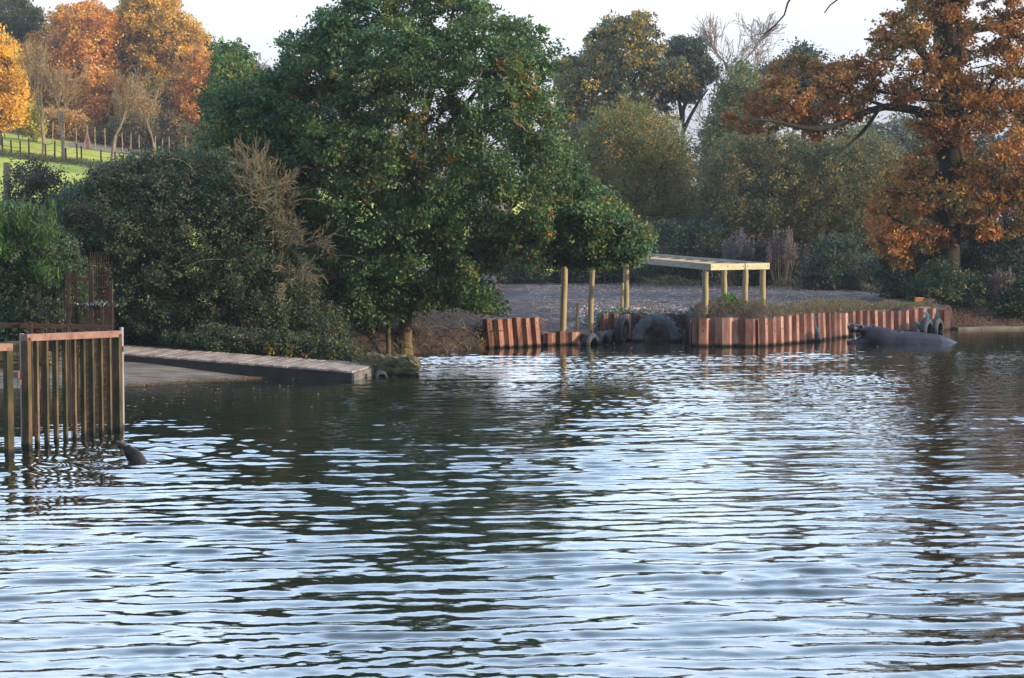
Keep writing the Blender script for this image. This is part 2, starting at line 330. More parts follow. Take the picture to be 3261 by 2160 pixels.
def make_ground():
    xs = np.unique(np.concatenate([np.linspace(-600, -60, 14), np.linspace(-60, -12, 50), np.arange(-12, 17, .11), np.linspace(17, 70, 50), np.linspace(70, 600, 14)]))
    ss = np.concatenate([[-70, -30, -8, -3, -1.2, -.5, -.15, 0., .05, .12, .23, .25, .4, .6], np.arange(.8, 12, .3), np.arange(12, 40, 1.0), np.arange(40, 150, 3), np.array([160, 200, 260, 340, 450, 700, 1200])])
    X, S = np.meshgrid(xs, ss); Y = shore(X) + S; Z = height(X, S)
    Z = np.where(S < -.6, -.9, Z)
    V = np.stack([X, Y, Z], -1).reshape(-1, 3); n, m = X.shape
    i = np.arange(n - 1)[:, None] * m; j = np.arange(m - 1)[None]
    Fq = np.stack([i + j, i + j + 1, i + j + m + 1, i + j + m], -1).reshape(-1, 4)
    c = V[Fq].mean(1); x, y = c[:, 0], c[:, 1]; s = y - shore(x); t = x / np.maximum(y, 1)
    reg = np.zeros(len(Fq), int)                        # 0 grass ground
    reg[(t < .02) & (y > 60)] = 0
    reg[(x < XB) & (s < 6)] = 1                         # beach
    reg[(s >= 0) & (x > XR - .3) & (s < 12)] = 2
    reg[((x >= XB) & (x < XM + .0) & (s < 2.6)) | ((x >= XR) & (s < 7)) | ((x > XR - 12) & (s > 15) & (y > 80) & (t > .03)) | ((x < XB) & (s >= 6) & (s < 20))] = 2
    yard = (t > -.06) & (x < np.where(s < 9, XR + .2, 17)) & (s >= np.where(x < XM, 2.6, -.01)) & (y < 80 - .0 * x) & ~((x >= XR - .3) & (s < 7)) & (t < .26)
    reg[yard] = 3
    reg[(y > 148 + 1.2 * np.sin(x * .2)) & (y < 157) & (t > -.235) & (t < -.08)] = 4
    reg[(y >= 157) & (t < .0)] = 5
    reg[(s < 0)] = 2
    names = [('ground', M_grass), ('beach', M_beach), ('muddy_bank', M_mud), ('gravel_yard', M_gravel), ('track', M_track), ('woodland_floor', M_wood)]
    for r, (nm, mt) in enumerate(names):
        f = Fq[reg == r]
        if len(f) == 0: continue
        u, inv = np.unique(f, return_inverse=True)
        mb = MB(); mb.add(V[u], inv.reshape(f.shape)); mb.build(nm, mt, smooth=True, kind='structure')
make_ground()
# ------------------------------------------------------------------ foliage
def inpoly(p, poly):
    x, y = p[:, 0], p[:, 1]; ins = np.zeros(len(p), bool); n = len(poly)
    dmin = np.full(len(p), 1e9)
    for i in range(n):
        x1, y1 = poly[i]; x2, y2 = poly[(i + 1) % n]
        c = ((y1 > y) != (y2 > y)) & (x < (x2 - x1) * (y - y1) / ((y2 - y1) or 1e-9) + x1)
        ins ^= c
        dx, dy = x2 - x1, y2 - y1; L2 = dx * dx + dy * dy + 1e-9
        tt = np.clip(((x - x1) * dx + (y - y1) * dy) / L2, 0, 1)
        dmin = np.minimum(dmin, np.hypot(x - x1 - tt * dx, y - y1 - tt * dy))
    return ins, dmin
def rot_basis(n, up=.0, rng=R):
    nv = rng.normal(size=(n, 3)); nv[:, 2] += up * 1.5; nv[:, 1] -= up * .4
    nv /= np.linalg.norm(nv, axis=1)[:, None]
    a = rng.normal(size=(n, 3)); a -= (a * nv).sum(1)[:, None] * nv; a /= np.linalg.norm(a, axis=1)[:, None]
    return nv, a, np.cross(nv, a)
def leaves(mb, pos, size, cols, up=.4, aspect=.55, droop=None):
    n = len(pos)
    nv, a, b = rot_basis(n, up)
    if droop is not None:
        a = R.normal(0, droop, (n, 3)) + np.array([0, 0, -1.]); a /= np.linalg.norm(a, axis=1)[:, None]
        nv = np.cross(a, R.normal(size=(n, 3))); nv /= np.linalg.norm(nv, axis=1)[:, None]; b = np.cross(nv, a)
    s = size * R.uniform(.6, 1.35, n)[:, None]
    A = a * s * .5; B = b * s * .5 * aspect; bend = nv * s * R.uniform(-.15, .15, (n, 1))
    V = np.stack([pos - A, pos - B * 1.0 + A * .15 + bend, pos + A, pos + B * 1.0 + A * .15 + bend], 1).reshape(-1, 3)
    mb.add(V, np.arange(4 * n).reshape(n, 4), 0, cols)
def clumps_from_poly(poly, Y, T, n, edge=0., holes=(), shift=0.):
    poly = np.array(poly, float); lo, hi = poly.min(0), poly.max(0); got = []
    tot = 0
    while tot < n:
        p = R.uniform(lo, hi, (n * 3, 2)); ins, d = inpoly(p, poly); k = ins & (d > edge)
        for hp in holes:
            h, _ = inpoly(p, np.array(hp, float)); k &= ~h
        got.append(np.concatenate([p[k], d[k, None]], 1)); tot += k.sum()
    g = np.concatenate(got)[:n]
    D = max(g[:, 2].max(), 1); q = np.clip(g[:, 2] / (D * .8), 0, 1); th = T * np.sqrt(1 - (1 - q) ** 2)
    off = R.uniform(-1, 1, n); off = np.sign(off) * np.abs(off) ** .7
    yy = Y + off * th + shift
    # keep the outline at this depth: positions scaled so the crown has one real size
    pts = P(g[:, 0], g[:, 1], yy)
    return pts
def pick(pal, n):
    w_ = np.array([p[0] for p in pal]); c = np.array([p[1] for p in pal]); return c[R.choice(len(pal), n, p=w_ / w_.sum())]
def foliage(mb, C, r, per, size, pal, accent=None, acc=.0, flat=.65, up=.4, aspect=.55, droop=None, tufts=7, var=.28, clvar=.30, leafpal=.25):
    C = C; n = len(C); cr = r * R.uniform(.6, 1.25, n)
    d = R.normal(size=(n, tufts, 3)); d /= np.linalg.norm(d, axis=2)[..., None]
    tc_ = C[:, None] + d * (cr[:, None, None] * R.uniform(.3, 1, (n, tufts, 1))) * np.array([1, 1, flat])
    k = max(1, per // tufts)
    e = R.normal(size=(n, tufts, k, 3)) * (cr[:, None, None, None] * .27) * np.array([1, 1, .75])
    pos = (tc_[:, :, None] + e).reshape(-1, 3); N_ = len(pos)
    base = pick(pal, n) * R.uniform(1 - clvar, 1 + clvar, (n, 1))
    tb = base[:, None] * R.uniform(.85, 1.15, (n, tufts, 1))
    col = np.repeat(tb.reshape(-1, 3), k, 0)
    sw = R.random(N_) < leafpal; col[sw] = pick(pal, sw.sum())
    col = col * R.uniform(1 - var, 1 + var, (N_, 1)) * R.uniform(.92, 1.08, (N_, 3))
    if acc:
        fld = np.sin(tc_[..., 0] * 1.3 + 1) * np.sin(tc_[..., 2] * 1.7 + tc_[..., 1]) ; tk = np.repeat((R.random(n * tufts) < (acc * 5 * (fld > .55)).ravel()), k) & (R.random(N_) < .75)
        col[tk] = pick(accent, tk.sum()) * R.uniform(.8, 1.2, (tk.sum(), 1))
    leaves(mb, pos, size, col, up, aspect, droop)
def skeleton(mb, paths, C, sides=5, rk=.016, mat=0, minr=.008, wob=.03):
    """paths: list of (points Nx3, radii); then grow twigs to every clump centre"""
    nodes = []; par = []; trunkflag = []
    for pts, rad in paths:
        pts = np.asarray(pts, float); rad = np.asarray(rad, float)
        d = np.r_[0, np.cumsum(np.linalg.norm(np.diff(pts, axis=0), axis=1))]
        m = max(4, int(d[-1] / (.02 * max(pts[:, 1].mean(), 20) * .5)))
        q = np.linspace(0, d[-1], m)
        # smooth interpolation
        pp = np.stack([np.interp(q, d, pts[:, i]) for i in range(3)], 1); rr_ = np.interp(q, d, rad)
        for _ in range(2): pp[1:-1] = (pp[:-2] + 2 * pp[1:-1] + pp[2:]) / 4
        pp[1:-1] += R.normal(0, .12, pp[1:-1].shape) * rr_[1:-1, None]
        mb.tube(pp, rr_, 10 if rad.max() > .12 else 6, mat, wob=wob)
        for a in pp: nodes.append(a); par.append(-1)
    if C is not None and len(C):
        base = np.array(nodes); nodes = list(base)
        order = np.argsort(((C[:, None] - base[None]) ** 2).sum(2).min(1))
        A = []; B = []; nodearr = np.zeros((len(base) + 3 * len(C), 3)); nodearr[:len(base)] = base; nn = len(base)
        parent = np.full(len(nodearr), -1)
        for ci in order:
            c = C[ci]; dd = nodearr[:nn] - c; dist = np.sqrt((dd ** 2).sum(1)) + np.maximum(0, dd[:, 2]) * .6
            k = int(dist.argmin()); a = nodearr[k]; L_ = np.linalg.norm(c - a)
            j = L_ * .12
            m1 = a + (c - a) * .35 + R.normal(0, j, 3); m2 = a + (c - a) * .7 + R.normal(0, j, 3)
            nodearr[nn:nn + 3] = [m1, m2, c]; parent[nn] = k; parent[nn + 1] = nn; parent[nn + 2] = nn + 1; nn += 3
        cnt = np.zeros(nn); cnt[len(base) + 2::3] = 1
        for k in range(nn - 1, len(base) - 1, -1): cnt[parent[k]] += cnt[k]
        idx = np.arange(len(base), nn); pr = parent[idx]
        rad = np.maximum(minr, rk * cnt ** .5)
        ra = np.minimum(rad[pr], rad[idx] * 1.35)
        mb.sticks(nodearr[pr], nodearr[idx], ra, rad[idx], sides, mat)
def px_path(pts, Y, dY=0., rad=(.1, .02)):
    n = len(pts); yy = Y + np.linspace(0, dY, n)
    a = np.array([P(u, v, y) for (u, v), y in zip(pts, yy)])
    a = np.array([P(u, v, Y) for (u, v) in pts]); a[:, 1] = yy
    return a, np.linspace(rad[0], rad[1], n)
LEAFTOT = [0]
def tree(name, label, cat, poly, Y, T, n, r, per, size, pal, paths=(), accent=None, acc=0, edge=4, holes=(), bark=None, group=None, base=None, rk=.016, extra=(), **kw):
    C = clumps_from_poly(poly, Y, T, n, edge, holes)
    for (ep, en) in extra: C = np.concatenate([C, clumps_from_poly(ep, Y, T * .5, en, edge, holes)])
    b = base if base is not None else (paths[0][0][0] if paths else [C[:, 0].mean(), Y, H(C[:, 0].mean(), Y)])
    root = thing(name, label, cat, b, group)
    mb = MB(); foliage(mb, C, r, per, size, pal, accent, acc, **kw); LEAFTOT[0] += n * per
    nm = 'crown' if paths else 'foliage'
    mb.build(nm, M_leaf, root, color=True)
    tb = MB()
    if not paths:
        # bush: a few stems rising from the base line
        cx, hw = C[:, 0].mean(), C[:, 0].std(); pp = []
        for q in range(5):
            x0 = cx + R.uniform(-1, 1) * hw; g = float(H(x0, Y)); top = C[:, 2].mean()
            pp.append((np.array([[x0, Y, g - .1], [x0 + R.normal(0, .1), Y + .05, (g + top) / 2], [x0 + R.normal(0, .3), Y, top]]), np.array([.05, .04, .02])))
        skeleton(tb, pp, C[::2], 3, rk * .6, wob=0); nm2 = 'stems'
    else:
        skeleton(tb, list(paths), C, 5, rk); nm2 = 'trunk'
    tb.build(nm2, bark or M_bark, root, smooth=True)
    return root
G_OAK = [(3, (0.046, 0.109, 0.042)), (4, (0.072, 0.149, 0.049)), (2.5, (0.117, 0.192, 0.053)), (1.2, (0.19, 0.199, 0.053)), (1, (0.037, 0.08, 0.041))]
O_ACC = [(2, (.30, .20, .03)), (1, (.42, .16, .02))]
# --- the big green oak on the bank
YO = 43.3
oak_poly = [(655, 470), (640, 400), (690, 330), (660, 270), (720, 215), (780, 260), (850, 290), (890, 240), (850, 150), (870, 100), (940, 75), (990, 95), (985, 30), (1080, 20), (1110, -60), (1250, -90), (1440, -80), (1530, -20), (1610, 50), (1690, 60), (1745, 90), (1770, 160), (1770, 250), (1800, 330), (1810, 440), (1860, 500), (1900, 580), (1960, 610), (1985, 680), (2060, 715), (2070, 790), (2010, 830), (1950, 790), (1900, 840), (1840, 800), (1780, 860), (1700, 870), (1600, 850), (1560, 900), (1600, 950), (1655, 990), (1640, 1025), (1570, 1015), (1500, 960), (1420, 925), (1330, 960), (1250, 980), (1160, 1010), (1080, 1060), (1040, 960), (960, 850), (930, 760), (880, 690), (850, 620), (760, 590), (690, 560)]
oak_holes = [[(1130, 640), (1190, 620), (1210, 690), (1150, 710)], [(1580, 640), (1640, 650), (1640, 710), (1580, 700)],  [(1460, 270), (1520, 250), (1530, 320), (1475, 330)]]
paths = [px_path([(1288, 1150), (1286, 1090), (1288, 1000), (1293, 900), (1303, 780), (1318, 690), (1335, 600), (1352, 480), (1342, 400), (1360, 300), (1400, 200), (1440, 80), (1450, -40)], YO, .3, (.20, .03))]
paths[0][1][:] = [.24, .17, .15, .16, .17, .16, .13, .12, .11, .09, .07, .05, .02]
for pts, dY, r0 in [([(1318, 690), (1240, 655), (1150, 560), (1040, 480), (900, 400), (760, 330)], 1.2, .09), ([(1300, 800), (1180, 775), (1060, 757), (980, 720), (920, 690)], -1.5, .06), ([(1303, 760), (1450, 700), (1600, 690), (1760, 700), (1900, 690), (2010, 740)], -2.2, .09), ([(1320, 680), (1450, 600), (1560, 580), (1700, 545), (1800, 560)], 1.5, .08), ([(1348, 500), (1420, 420), (1475, 345), (1520, 290), (1600, 200), (1680, 130)], -.8, .08), ([(1350, 440), (1290, 350), (1240, 300), (1150, 200), (1030, 110)], -1.2, .07), ([(1335, 600), (1200, 480), (1100, 350), (960, 200)], 1.8, .07), ([(1290, 905), (1360, 940), (1430, 960), (1520, 985), (1610, 1000)], -1.6, .05), ([(1290, 850), (1200, 900), (1100, 940), (1060, 990)], -1.4, .05), ([(1303, 770), (1500, 760), (1700, 775), (1850, 740), (1960, 780)], -1.2, .07), ([(1300, 820), (1340, 760), (1400, 640), (1500, 520), (1650, 420)], -2.4, .06), ([(1300, 820), (1230, 720), (1160, 620), (1080, 560), (1000, 540)], -2.4, .06)]:
    paths.append(px_path(pts, YO, dY, (r0, .015)))
tree('oak_tree', 'large spreading green oak on the muddy bank left of the timber poles', 'tree', oak_poly, YO, 3.2, 1750, .34, 130, .092, G_OAK, paths, O_ACC, .035, 20, oak_holes, M_barkmoss, rk=.0085, flat=.55, extra=[([(1080, 900), (1250, 860), (1500, 880), (1640, 1000), (1620, 1030), (1500, 1000), (1350, 990), (1200, 1040), (1100, 1060)], 120), ([(1750, 640), (1960, 650), (2072, 730), (2075, 800), (2040, 850), (1960, 850), (1880, 860), (1760, 860)], 260), ([(730, 260), (820, 240), (960, 170), (1010, 600), (900, 680), (780, 600), (740, 450)], 230)])
# --- darker oak behind it, at the left shoulder
p_ = [px_path([(760, 900), (765, 560), (770, 420), (775, 300)], 52, 0, (.2, .05))]
tree('oak_tree', 'dark green oak behind the left shoulder of the large green oak', 'tree', [(650, 600), (640, 440), (680, 380), (650, 320), (680, 240), (690, 150), (730, 125), (790, 170), (810, 230), (850, 250), (930, 250), (950, 500), (920, 640), (760, 640)], 52, 2.6, 520, .4, 120, .11, G_OAK + [(.5, (.2, .14, .04))], p_, edge=12)
# --- right oak with russet leaves
YR = 60.0
RUS = [(4, (.34, .135, .035)), (3, (.42, .18, .042)), (2, (.22, .12, .04)), (1.8, (.48, .27, .06)), (1.6, (.15, .15, .04))]
rp = [px_path([(3015, 985), (3012, 900), (3015, 700), (3022, 500), (3025, 300), (3018, 120), (3020, -60), (3040, -300), (3060, -560)], YR, 0, (.5, .1))]
rp[0][1][:] = [.52, .44, .42, .42, .42, .44, .42, .3, .1]
for pts, dY, r0 in [([(3000, 385), (2940, 375), (2890, 338), (2820, 345), (2740, 352), (2660, 400), (2560, 442), (2500, 415), (2430, 400), (2350, 400)], -3.4, .17), ([(2800, 345), (2760, 400), (2720, 440), (2660, 470), (2610, 520)], -2.5, .07), ([(2830, 343), (2740, 300), (2640, 270), (2530, 260)], 1.0, .07), ([(2990, 300), (2890, 310), (2780, 320), (2720, 290)], -2, .08), ([(3030, 110), (3100, 85), (3180, 80), (3300, 85), (3420, 60)], -.5, .17), ([(3140, 82), (3210, 105), (3300, 160)], -.8, .09), ([(3040, 290), (3110, 280), (3180, 310), (3300, 330)], -1, .12), ([(3020, 240), (2950, 130), (2860, 100), (2780, 110)], 1.5, .11), ([(3010, 560), (2900, 600), (2820, 620)], -2, .08), ([(3040, 560), (3130, 600), (3250, 640)], -2, .1), ([(3020, -50), (2900, -150), (2800, -230)], 0, .15), ([(3040, -150), (3200, -260), (3350, -300)], 0, .15), ([(3020, 700), (3120, 740), (3200, 820)], -2, .08)]:
    rp.append(px_path(pts, YR, dY, (r0, .03)))
r_poly = [(2300, 410), (2295, 350), (2330, 300), (2400, 280), (2430, 200), (2500, 165), (2600, 160), (2650, 180), (2740, 165), (2760, 100), (2780, 50), (2830, 0), (2860, -90), (2900, -200), (3000, -330), (3200, -350), (3400, -250), (3450, 100), (3430, 500), (3350, 720), (3230, 770), (3100, 790), (2990, 800), (3080, 850), (2960, 860), (2880, 870), (2790, 850), (2750, 720), (2780, 600), (2860, 530), (2930, 470), (2870, 390), (2800, 350), (2700, 410), (2620, 460), (2540, 450), (2450, 430), (2380, 440)]
r_holes = [[(2985, 470), (3050, 470), (3050, 600), (2985, 600)], [(2990, 650), (3045, 650), (3045, 750), (2990, 750)], [(2985, 790), (3050, 790), (3050, 900), (2985, 900)], [(3090, 170), (3180, 190), (3170, 240), (3090, 220)], [(2860, 160), (2930, 150), (2930, 200), (2870, 210)], [(2975, 60), (3055, 60), (3055, 200), (2975, 200)], [(2985, 270), (3045, 270), (3045, 330), (2985, 330)], [(2900, 320), (2970, 330), (2980, 380), (2890, 370)], [(3080, 90), (3200, 90), (3200, 120), (3100, 130)]]
tr_ = tree('oak_tree', 'tall oak with russet autumn leaves and thick dark trunk at the right edge', 'tree', r_poly, YR, 3.2, 980, .40, 115, .13, RUS, rp, [(1, (.06, .09, .03))], .04, 20, r_holes, rk=.012, flat=.6)
# bare drooping twigs of the same oak, seen against the sky
tb = MB()
def wig(pts, Y, r0, r1, n=14, j=.03):
    a, _ = px_path(pts, Y, 0, (r0, r1)); d = np.r_[0, np.cumsum(np.linalg.norm(np.diff(a, axis=0), axis=1))]; q = np.linspace(0, d[-1], n)
    a = np.stack([np.interp(q, d, a[:, i]) for i in range(3)], 1); a[1:-1] += R.normal(0, j, a[1:-1].shape)
    return a, np.linspace(r0, r1, n)
for pts in [[(2700, -330), (2600, -200), (2540, -80), (2513, 0), (2500, 40), (2470, 85), (2440, 105)], [(2840, -300), (2760, -150), (2700, -40), (2650, 15), (2625, 42)]]:
    a, r = wig(pts, 60, .07, .02); tb.tube(a, r, 5)
tb.sticks([P(2440, 105, 60), P(2440, 105, 60)], [P(2405, 112, 60), P(2425, 118, 60)], .018, .008)
tb.build('twig', M_bark, tr_)

# --- trees beyond the yard
WIL = [(3, (0.126, 0.155, 0.043)), (3, (0.18, 0.182, 0.05)), (2, (0.254, 0.182, 0.043)), (1, (0.38, 0.219, 0.05)), (1, (0.085, 0.109, 0.043))]
def simple_trunk(u, v0, v1, Y, r=.2, forks=()):
    out = [px_path([(u, v0), (u + 3, (v0 * 2 + v1) / 3), (u - 4, (v0 + 2 * v1) / 3), (u + 6, v1)], Y, 0, (r, r * .25))]
    for pts in forks: out.append(px_path(pts, Y, R.uniform(-2, 2), (r * .45, r * .12)))
    return out
tree('willow_tree', 'rounded olive willow with fine leaves between the green oak and the wide dull bush', 'tree', [(1760, 800), (1770, 600), (1830, 450), (1900, 370), (1990, 325), (2080, 340), (2160, 400), (2215, 520), (2230, 650), (2190, 760), (2080, 800), (1900, 820)], 84, 4.5, 900, .6, 95, .14, WIL, simple_trunk(1990, 900, 420, 84, .2, [[(1990, 800), (1900, 600), (1850, 480)], [(1992, 780), (2080, 600), (2140, 450)]]), edge=14, group=None, rk=.01, up=.1, aspect=.4, flat=1.1)
tree('willow_tree', 'wide dull green rounded willow with brown tinge left of the russet oak', 'tree', [(2210, 740), (2220, 560), (2280, 470), (2360, 410), (2480, 410), (2600, 440), (2700, 400), (2800, 420), (2880, 500), (2900, 700), (2850, 800), (2500, 810), (2250, 790)], 80, 4, 1100, .6, 90, .135, [(3, (.09, .125, .052)), (3, (.13, .15, .058)), (2, (.18, .14, .055)), (1, (.21, .14, .065)), (.7, (.32, .25, .06))], simple_trunk(2480, 900, 480, 80, .2, [[(2480, 800), (2380, 600), (2330, 500)], [(2485, 780), (2620, 620), (2700, 480)]]), edge=14, rk=.01, up=.1, aspect=.4, flat=1.1)
# tall mottled trees on the skyline
TALL = [(3, (0.108, 0.137, 0.068)), (3, (0.079, 0.108, 0.061)), (2, (0.287, 0.216, 0.055)), (1.5, (0.431, 0.287, 0.048))]
fk = [[(1945, 400), (1900, 330), (1860, 300), (1810, 340)], [(1950, 350), (1940, 250), (1930, 150)], [(1955, 340), (2020, 280), (2060, 180)], [(1950, 360), (2030, 310), (2110, 290), (2170, 250)], [(1945, 420), (1880, 360), (1790, 350)]]
tree('tall_oak_tree', 'tall open crowned oak with yellowing leaves on the skyline right of the green oak', 'tree', [(1760, 430), (1755, 200), (1800, 150), (1850, 180), (1880, 90), (1930, 45), (1990, 40), (2020, 15), (2070, 40), (2090, 90), (2130, 115), (2120, 180), (2180, 160), (2200, 220), (2230, 260), (2180, 290), (2100, 290), (2070, 400), (1960, 420), (1900, 440), (1850, 440)], 112, 5, 620, .55, 60, .22, TALL, simple_trunk(1950, 900, 330, 112, .42, fk), edge=16, rk=.018, flat=.5)
fk = [[(2175, 420), (2220, 320), (2260, 280)], [(2172, 380), (2150, 250), (2130, 170)], [(2175, 350), (2230, 230), (2240, 160)]]
tree('tall_oak_tree', 'darker grey green tree close behind the yellowing skyline oak, left of the bare tree', 'tree', [(2080, 330), (2100, 180), (2140, 120), (2190, 100), (2240, 110), (2250, 170), (2290, 200), (2290, 260), (2240, 280), (2220, 340), (2150, 320), (2130, 400)], 118, 4, 300, .55, 60, .22, [(3, (.05, .07, .05)), (2, (.075, .09, .055)), (1, (.22, .16, .04))], simple_trunk(2172, 900, 350, 118, .3, fk), edge=14, rk=.018, flat=.5)
tree('birch_tree', 'slender pale green birch below the bare skyline tree', 'tree', [(2220, 600), (2230, 430), (2270, 330), (2310, 250), (2360, 190), (2420, 220), (2420, 330), (2400, 420), (2340, 480), (2300, 590)], 98, 3, 260, .6, 80, .17, [(3, (.12, .15, .05)), (2, (.09, .12, .06)), (1, (.22, .19, .05))], simple_trunk(2310, 900, 300, 98, .14), edge=10, bark=M_barkpale, rk=.01, flat=1.0)
tree('pine_tree', 'dark green pine top showing above the russet branch', 'tree', [(2400, 260), (2430, 200), (2480, 190), (2490, 145), (2560, 140), (2600, 165), (2650, 190), (2700, 320), (2500, 420), (2420, 380)], 116, 3, 130, .8, 100, .2, [(3, (.018, .045, .025)), (2, (.03, .06, .03))], simple_trunk(2560, 900, 200, 116, .3), edge=10)
tree('tall_oak_tree', 'grey brown tree filling the gap between green oak and willow', 'tree', [(1700, 800), (1740, 500), (1800, 380), (1900, 380), (1920, 500), (1900, 800)], 100, 3, 150, .8, 80, .2, [(3, (.05, .065, .045)), (2, (.08, .08, .05)), (1, (.13, .10, .05))], simple_trunk(1810, 900, 450, 100, .25), edge=10)
for (u_, lb_, poly_, pal_) in ((1900, 'grey green tree far behind the rounded olive willow', [(1700, 930), (1700, 480), (1850, 430), (2000, 400), (2200, 470), (2260, 640), (2260, 930)], [(3, (.05, .065, .045)), (2, (.07, .08, .05))]), (2450, 'muted green tree far behind the wide dull willow', [(2200, 930), (2230, 560), (2330, 470), (2500, 440), (2680, 470), (2720, 930)], [(3, (.055, .075, .045)), (2, (.08, .09, .05))]), (2880, 'pale grey green tree behind the big russet limb', [(2660, 930), (2680, 480), (2760, 400), (2880, 370), (3000, 400), (3060, 930)], [(3, (.10, .12, .075)), (2, (.15, .15, .10)), (1, (.07, .09, .05))]), (3200, 'dark green tree far behind the russet oak at the right edge', [(3000, 950), (3020, 500), (3150, 420), (3300, 420), (3450, 500), (3450, 950)], [(3, (.05, .07, .04)), (2, (.09, .09, .045))])):
    tree('broadleaf_tree', lb_, 'tree', poly_, 128, 5, 420, 1.1, 70, .3, pal_, simple_trunk(u_, 900, 520, 128, .3), edge=12, group='background trees behind the willows')
# bare branching trees
def bare(mb, base, top_h, spread, r0, depth=6, nb=3, mat=0, lean=0., tmin=.35, sides=4, seg=3, up=.35, rmin=.006):
    A = []; B = []; ra = []; rb = []
    def grow(p, d, L_, r, lev):
        n = seg; q = p.copy(); dd = d.copy()
        kids = []
        for i in range(n):
            dd = dd + R.normal(0, .09, 3); dd[2] += up * .06; dd /= np.linalg.norm(dd)
            q2 = q + dd * L_ / n; r2 = r * (1 - .35 / n)
            A.append(q); B.append(q2); ra.append(max(r, rmin)); rb.append(max(r2, rmin)); q = q2; r = r2
            if lev < depth and (i >= n - 1 or R.random() < .75) and (lev > 0 or i >= n * tmin): kids.append((q.copy(), dd.copy(), r))
        for (k, kd, kr) in kids:
            for _ in range(nb if k is kids[-1][0] else 1):
                nd = kd + R.normal(0, spread, 3); nd[2] += up; nd /= np.linalg.norm(nd)
                grow(k, nd, L_ * R.uniform(.58, .85), kr * R.uniform(.5, .75), lev + 1)
    grow(np.array(base, float), np.array([lean, 0, 1.]), top_h * .34, r0, 0)
    A, B = np.array(A), np.array(B)
    # keep the wanted height
    k = top_h / (B[:, 2].max() - base[2]); b0 = np.array(base); sc = np.array([k, k, k])
    mb.sticks(b0 + (A - b0) * sc, b0 + (B - b0) * sc, np.array(ra), np.array(rb), sides, mat)
    return b0 + (B - b0) * sc
def bare_tree(name, label, cat, u, vtop, Y, spread, r0, mat, depth=6, haze=None, vbase=None, group=None, **kw):
    x = float(P(u, 731, Y)[0]); z = float(H(x, Y)) - .1
    h = float(P(u, vtop, Y)[2]) - z
    root = thing(name, label, cat, (x, Y, z), group)
    mb = MB(); tips = bare(mb, (x, Y, z), h, spread, r0, depth, **kw)
    mb.build('trunk', mat, root)
    if haze:
        k = tips[R.choice(len(tips), min(len(tips), haze[0]))]; k = k[k[:, 2] > z + h * .3] + R.normal(0, haze[1] * 1.5, (1, 3)) * 0
        k = k + R.normal(0, haze[1] * 2, k.shape)
        m2 = MB(); col = pick(haze[2], len(k)) * R.uniform(.8, 1.2, (len(k), 1)); leaves(m2, k, haze[1], col); m2.build('crown', M_leaf, root, color=True)
    return root
x0 = float(P(2340, 731, 122)[0])
root = thing('bare_tree', 'tall leafless tree with fan of fine twigs on the skyline', 'tree', (x0, 122, float(H(x0, 122))))
mb = MB()
for (u1, u2, vt) in ((2335, 2285, 45), (2340, 2390, 32)):
    a, r = wig([(2345, 900), (2342, 400), (u1, 290), ((u1 + u2) / 2 , 200)], 122, .24, .13, 12, .04); mb.tube(a, r, 6)
    for i in (5, 7, 8, 9, 11, 11):
        p0 = a[i]; h = float(P(u2, vt, 122)[2]) - p0[2]
        bare(mb, p0, h * R.uniform(.8, 1.05) if i > 8 else h * R.uniform(.5, .8), .40, .05, 4, 2, lean=(1 if u2 > u1 else -1) * R.uniform(.2, 1.1) * (1 if i % 3 else -.6), tmin=0, up=.12, rmin=.012)
mb.build('trunk', M_twigred, root)

# --- dark hedge line and plume plants behind the yard
HED = [(3, (0.032, 0.064, 0.045)), (3, (0.048, 0.088, 0.048)), (1.5, (0.08, 0.112, 0.056)), (1, (0.12, 0.08, 0.056))]
hedges = [('dark bush at the far left end of the gravel yard under the green oak', [(1380, 925), (1400, 800), (1520, 750), (1660, 770), (1730, 920)], 78, HED),
 ('dark green bush behind the left end of the timber frame', [(1650, 915), (1660, 800), (1800, 730), (1950, 710), (2060, 740), (2080, 915)], 79, HED),
 ('dense dark bush behind the right half of the timber frame roof', [(2040, 920), (2040, 780), (2100, 700), (2250, 690), (2360, 740), (2380, 925)], 77, HED),
 ('purplish dark bush between the frame and the open bank', [(2340, 935), (2340, 800), (2420, 760), (2540, 770), (2600, 850), (2600, 945)], 75, [(2, (.045, .035, .035)), (2, (.03, .045, .03)), (1, (.09, .06, .05))]),
 ('deep green bush below the russet oak left of its trunk', [(2540, 950), (2560, 800), (2650, 750), (2780, 760), (2850, 860), (2850, 970)], 70, HED)]
for lb, poly, Y, pal in hedges:
    tree('bush', lb, 'bush', poly, Y, 1.6, 230, .42, 85, .12, pal, edge=8, group='bushes along the back of the yard')
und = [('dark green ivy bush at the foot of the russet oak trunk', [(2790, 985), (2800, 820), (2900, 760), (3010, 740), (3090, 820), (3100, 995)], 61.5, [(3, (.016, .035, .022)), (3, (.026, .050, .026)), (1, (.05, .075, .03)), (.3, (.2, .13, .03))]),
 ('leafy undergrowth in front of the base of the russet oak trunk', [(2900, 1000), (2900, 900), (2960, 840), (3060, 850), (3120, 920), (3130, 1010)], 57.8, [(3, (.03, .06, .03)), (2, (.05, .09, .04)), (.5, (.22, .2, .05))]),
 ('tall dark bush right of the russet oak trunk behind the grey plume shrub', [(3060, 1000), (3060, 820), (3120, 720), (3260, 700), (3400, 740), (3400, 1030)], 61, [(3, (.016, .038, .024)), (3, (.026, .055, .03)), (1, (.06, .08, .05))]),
 ('low dark bush overhanging the leaf strewn bank at the right edge', [(3170, 1035), (3180, 960), (3230, 900), (3330, 880), (3420, 1035)], 57, [(3, (.014, .034, .020)), (2, (.03, .06, .03)), (.5, (.16, .15, .03))])]
